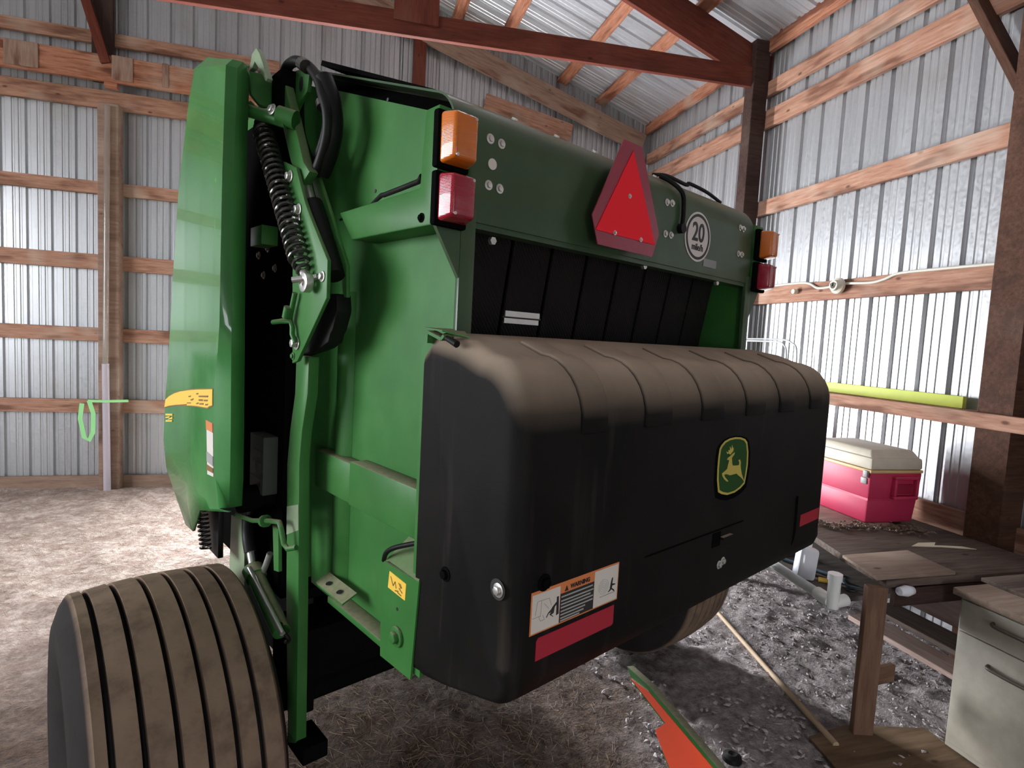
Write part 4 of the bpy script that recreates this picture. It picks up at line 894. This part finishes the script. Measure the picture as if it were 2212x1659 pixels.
# --- left outer shield
FE = [(1.074, 2.836), (1.158, 2.816), (1.238, 2.709), (1.369, 2.4475), (1.459, 2.0965), (1.50, 1.90), (1.517, 1.82), (1.545, 1.71), (1.59, 1.56), (1.61, 1.41), (1.555, 1.30)]
RE = [(.785, 2.742), (.777, 2.715), (.785, 2.62), (.800, 2.38), (.807, 2.08), (.809, 1.92), (.825, 1.83), (.8625, 1.72), (.855, 1.58), (.842, 1.41), (.80, 1.313)]
BE = [.800, .790, .795, .803, .800, .795, .792, .79, .786, .786, .795]
rows = [((f[1]+r[1])/2, f[0], r[0]) for f, r in zip(FE, RE)]
for s in (-1, 1):
    mb = MB(); m = 7
    for i, ((yf, zf), (yr, zr), yb) in enumerate(zip(FE, RE, BE)):
        sh = .022 if i == 0 else 0.0
        X = [1.06, 1.13-sh, 1.15-sh, 1.15-sh, 1.15-sh, 1.118-sh*.8, 1.075]
        Y = [yf+.03, yf+.02, yf-.01, (yf+yr)/2, yr, min(yr-.006, yb), yb+.004]
        Zz = [zf, zf, zf, (zf+zr)/2, zr, zr, zr]
        mb.v += [(s*a, b, c) for a, b, c in zip(X, Y, Zz)]
    for i in range(len(FE)-1):
        for j in range(m-1): a = i*m+j; mb.f.append((a, a+1, a+m+1, a+m))
    k = len(mb.v); mb.v += [(s*1.07, 1.07, 2.840), (s*1.07, .81, 2.752)]
    mb.f += [(0, 1, 2, k), (2, 3, k), (3, 4, k+1, k), (4, 5, 6, k+1)]
    k = len(mb.v); e = (len(FE)-1)*m
    mb.v += [(s*1.14, 1.06, 1.240), (s*1.14, 1.15, 1.135), (s*1.14, 1.26, 1.130), (s*1.135, 1.48, 1.215), (s*1.13, .745, 1.314)]
    mb.f += [(e+2, e+3, k, k+1, k+2, k+3), (e+3, e+4, k+4, k)]
    shd = mb.build('side_shield', 'greenshield', B, smooth=28)
    so = shd.modifiers.new('thickness', 'SOLIDIFY'); so.thickness = .008; so.offset = -1
    if s < 0: SHL = shd
def shx(y, z): return -1.15
def skin(name, pts, mat, parent, lift):
    """decal laid on the shield skin: a fan cut into vertical slices so it follows the bend"""
    me = MB().add([(shx(p[1], p[2])-lift, p[1], p[2]) for p in pts], [tuple(range(len(pts)))])
    k = len(me.v); me.v += [(x+.002, y, z) for x, y, z in me.v]; n = k
    me.f = [tuple(range(n)), tuple(range(n, 2*n))[::-1]]+[(i, n+i, n+(i+1) % n, (i+1) % n) for i in range(n)]
    return me.build(name, mat, parent)
def clampy(p): return (p[0], min(p[1], 1.572), p[2])
st0 = skin('stripe_border', [clampy(p) for p in PT['stripe_dark']], 'bronze', SHL, .0015)
st = skin('stripe_decal', [clampy(p) for p in PT['stripe']], 'yellow', SHL, .003)
for q in PT['stripe_bars']: skin('stripe_lettering', q, 'bronze', st, .0042)
for q in PT['num']: skin('model_number', q, 'yellow', SHL, .003)
wl = skin('side_warning_label', PT['warn_side'], 'white', SHL, .002)
a, b, c, d = PT['warn_side']
def lerp(p, q, t): return tuple(p[i]*(1-t)+q[i]*t for i in range(3))
skin('label_header', [a, b, lerp(b, c, .17), lerp(a, d, .17)], 'orange', wl, .0035)
skin('label_text', [lerp(a, d, .58), lerp(b, c, .62), lerp(b, c, .80), lerp(a, d, .76)], 'greyink', wl, .0035)
skin('label_text', [lerp(a, d, .82), lerp(b, c, .84), lerp(b, c, .93), lerp(a, d, .92)], 'bronze', wl, .0035)

# --- inner side behind the shield, its deep shade put in as black
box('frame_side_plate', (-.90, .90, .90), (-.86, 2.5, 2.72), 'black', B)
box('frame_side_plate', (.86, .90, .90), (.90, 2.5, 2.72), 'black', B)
MB().prism(yz(-.86, [(.92, .95), (.92, 2.80), (1.3, 2.86), (2.3, 2.55), (2.6, 1.8), (2.6, .95)]), (1.72, 0, 0)).build('front_body', 'green', B)
for y, z in ((1.10, 2.22), (1.20, 2.20), (1.02, 2.14), (1.14, 2.12)): hexbolt('bolt', (-.90, y, z), (-1, 0, 0), .010, B, 'rust')
sb = box('control_box', (-.955, .955, 1.29), (-.90, 1.10, 1.51), 'boxgrey', B, .004)
for z0, z1, y0, y1 in ((1.43, 1.455, .97, 1.05), (1.37, 1.41, .97, 1.0), (1.37, 1.41, 1.03, 1.07), (1.32, 1.35, .97, 1.09)): MB().box((-.957, y0, z0), (-.955, y1, z1)).build('box_marking', 'ink', sb)
MB().tube([(-1.02, 1.02, 1.27), (-.90, 1.02, 1.27)], .05, 20).build('black_motor', 'black', B, smooth=50)
box('green_crossbar', (-.96, 1.0, 2.22), (-.90, 1.12, 2.29), 'green', B, .003)
# lower linkage beside the tyre
tube('crank_rod', [(-1.0, 1.10, 1.19), (-.98, .98, 1.195), (-.98, .80, 1.243), (-.98, .715, 1.262), (-.98, .700, 1.245), (-.975, .685, 1.195), (-.97, .665, 1.182), (-.955, .63, 1.195)], .009, 'green', B)
MB().tube([(-.98, .86, 1.226), (-.98, .84, 1.232)], .022, 12).build('rod_collar', 'green', B, smooth=50)
cy = MB().tube([(-.985, .94, 1.01), (-.985, .66, .90)], .030, 16).tube([(-.985, .955, 1.017), (-.985, .915, 1.0)], .038, 16).build('lift_cylinder', 'green', B, smooth=50)
MB().tube([(-1.005, .93, 1.035), (-1.005, .60, .925)], .009, 10).build('oil_line', 'steel', cy, smooth=50)
MB().tube([(-.985, 1.0, 1.10), (-.985, .955, 1.03)], .013, 12).build('piston_rod', 'steel', cy, smooth=50)
tube('hydraulic_hose', [(-.97, 1.06, 1.25), (-.975, 1.05, 1.17), (-.985, 1.01, 1.12), (-.985, .985, 1.075)], .022, 'rubber', B, 4)
tube('hose_spring_guard', [(-.955, .865, 1.10), (-.96, .89, 1.05), (-.965, .92, 1.0)], .011, 'steel', B, 3)
tube('hydraulic_hose', [(-.99, .66, .93), (-1.0, .62, .93), (-.985, .60, .90), (-.97, .66, .86)], .007, 'rubber', B, 4)
prism('link_plate', yz(-.99, [(1.20, 1.16), (1.04, 1.18), (1.03, .90), (1.08, .80), (1.22, .86)]), (.012, 0, 0), 'palegreen', B)
prism('link_plate', yz(-.955, [(.845, 1.21), (.79, 1.21), (.78, 1.06), (.825, 1.05)]), (.012, 0, 0), 'green', B)
box('rubber_guard', (-1.06, 1.12, 1.02), (-1.04, 1.36, 1.30), 'rubber', B, .003)
S0, S1 = Vector((-1.09, 1.235, 1.20)), Vector((-1.09, 1.17, 1.05)); ax = (S1-S0); Ls = ax.length; ax.normalize(); a = Vector((1, 0, 0)); b = ax.cross(a)
tube('small_spring', [S0+ax*Ls*i/160+(a*math.cos(2*math.pi*i/16)+b*math.sin(2*math.pi*i/16))*.018 for i in range(161)], .0045, 'spring', B, seg=6)
hp_ = prism('hole_plate', [(-.885, .632, 1.052), (-.885, .43, 1.052), (-.835, .43, 1.075), (-.835, .632, 1.075)], (0, 0, .006), 'green', B)
for y in (.57, .49): MB().disc((-.866, y, 1.070), (-.3, 0, 1), .010, .002, 12).build('bolt_hole', 'ink', hp_)

# --- running gear
box('axle_beam', (-.92, .72, .645), (.92, .92, .84), 'black', B, .006)
MB().tube([(-1.0, .86, .54), (1.0, .86, .54)], .055, 20).build('axle_shaft', 'black', B, smooth=50)
for s in (-1, 1): box('axle_bracket', (min(.82*s, .90*s), .76, .50), (max(.82*s, .90*s), .96, .70), 'black', B, .005)
box('belly_light_blocker', (-.62, 1.25, .22), (.62, 2.45, .87), 'black', B, .02)  # unseen block added to keep side light off the right tyre
box('belly_pan', (-.80, .92, .86), (.80, 2.5, .90), 'black', B)
tg = MB().prism([(-.08, 2.5, .75), (.08, 2.5, .75), (.06, 4.0, .50), (-.06, 4.0, .50)], (0, 0, .12)).build('drawbar', 'green', B, bevel=.006)
MB().tube([(0, 3.6, 0), (0, 3.6, .6)], .04, 14).build('jack_stand', 'black', tg, smooth=50)
# tyres: local origin at the wheel centre
half, RT = .225, .54
gro = [-.184, -.115, -.040, .030, .098, .162]
prof = [(-.165, .21), (-.19, .235), (-.235, .30), (-.262, .39), (-.258, .445), (-.240, .495), (-.225, .520), (-.218, .527)]
for g in gro: prof += [(g-.008, .5385-.012*(g/.2)**2), (g-.0055, .500), (g+.0055, .500), (g+.008, .5385-.012*(g/.2)**2)]
prof += [(.218, .527), (.225, .520), (.240, .495), (.258, .445), (.262, .39), (.235, .30), (.19, .235), (.165, .21)]
rimp = [(-.10, 0), (-.10, .07), (-.085, .09), (-.06, .10), (-.05, .17), (-.10, .19), (-.165, .205), (-.175, .222), (-.165, .215), (.165, .215), (.175, .222), (.165, .205), (.05, .19), (-.03, .17), (-.03, 0)]
for s in (-1, 1):
    ty = MB().lathe([(a*-s, r) for a, r in prof], 'X', 112).build('tyre', 'tyre', B, loc=((-1.305, .86, RT) if s < 0 else (1.425, .90, RT)), smooth=32)
    rm = MB().lathe([(a*-s, r) for a, r in rimp] if s > 0 else [(a, r) for a, r in rimp], 'X', 56).build('wheel_rim', 'green', ty, smooth=35)
    for k in range(8):
        t = 2*math.pi*k/8; hexbolt('wheel_nut', ((-.062 if s < 0 else .062), .135*math.cos(t), .135*math.sin(t)), (-1 if s < 0 else 1, 0, 0), .012, ty)
for nm, lb in (('rear_box_cover', 'black ribbed plastic box cover dusted brown on top'), ('speed_sign', 'round white speed sign reading 20 mile/h'), ('warning_triangle', 'red slow vehicle triangle with a dark border'),
               ('tension_spring', 'dark coiled tension spring'), ('warning_label', 'orange bordered warning label with pictures'), ('emblem', 'green shield emblem with a leaping deer'), ('stripe_decal', 'yellow stripe decal'),
               ('belt_lacing', 'steel belt lacing'), ('yellow_decal', 'yellow pictogram decal')):
    if nm in bpy.data.objects: bpy.data.objects[nm]['label'] = lb
# ================================================================== LIGHT
w = bpy.data.worlds.new('overcast_sky'); scene.world = w; w.use_nodes = True
bg = w.node_tree.nodes['Background']; bg.inputs['Color'].default_value = (0.92, 0.95, 1.0, 1); bg.inputs['Strength'].default_value = SKY
def portal(name, loc, rot, sx, sy):
    l = bpy.data.lights.new(name, 'AREA'); l.shape = 'RECTANGLE'; l.size = sx; l.size_y = sy; l.cycles.is_portal = True
    o = bpy.data.objects.new(name, l); COL.objects.link(o); o.location = loc; o.rotation_euler = rot
dl = bpy.data.lights.new('daylight_in_the_door_gap', 'AREA'); dl.shape = 'RECTANGLE'; dl.size = DX1-DX0; dl.size_y = DZ; dl.energy = GAPW; dl.color = (.93, .96, 1.0)
do = bpy.data.objects.new('daylight_in_the_door_gap', dl); COL.objects.link(do); do.location = ((DX0+DX1)/2, YB+.03, DZ/2); do.rotation_euler = (R(-90), 0, 0)
portal('front_fill_portal', ((FO[0]+FO[1])/2, -4.25, FO[2]/2), (R(90), 0, 0), FO[1]-FO[0], FO[2])  # portal for the added fill opening
portal('side_bay_light', (-7.55, (LO[0]+LO[1])/2, (LO[2]+LO[3])/2), (0, R(-90), 0), LO[2]-LO[3], LO[1]-LO[0])
vs = scene.view_settings; vs.view_transform = 'Standard'; vs.look = 'None'; vs.gamma = 1; vs.exposure = EXPO; vs.use_curve_mapping = False
scene.cycles.max_bounces = 10; scene.cycles.diffuse_bounces = 8; scene.cycles.sample_clamp_indirect = 8
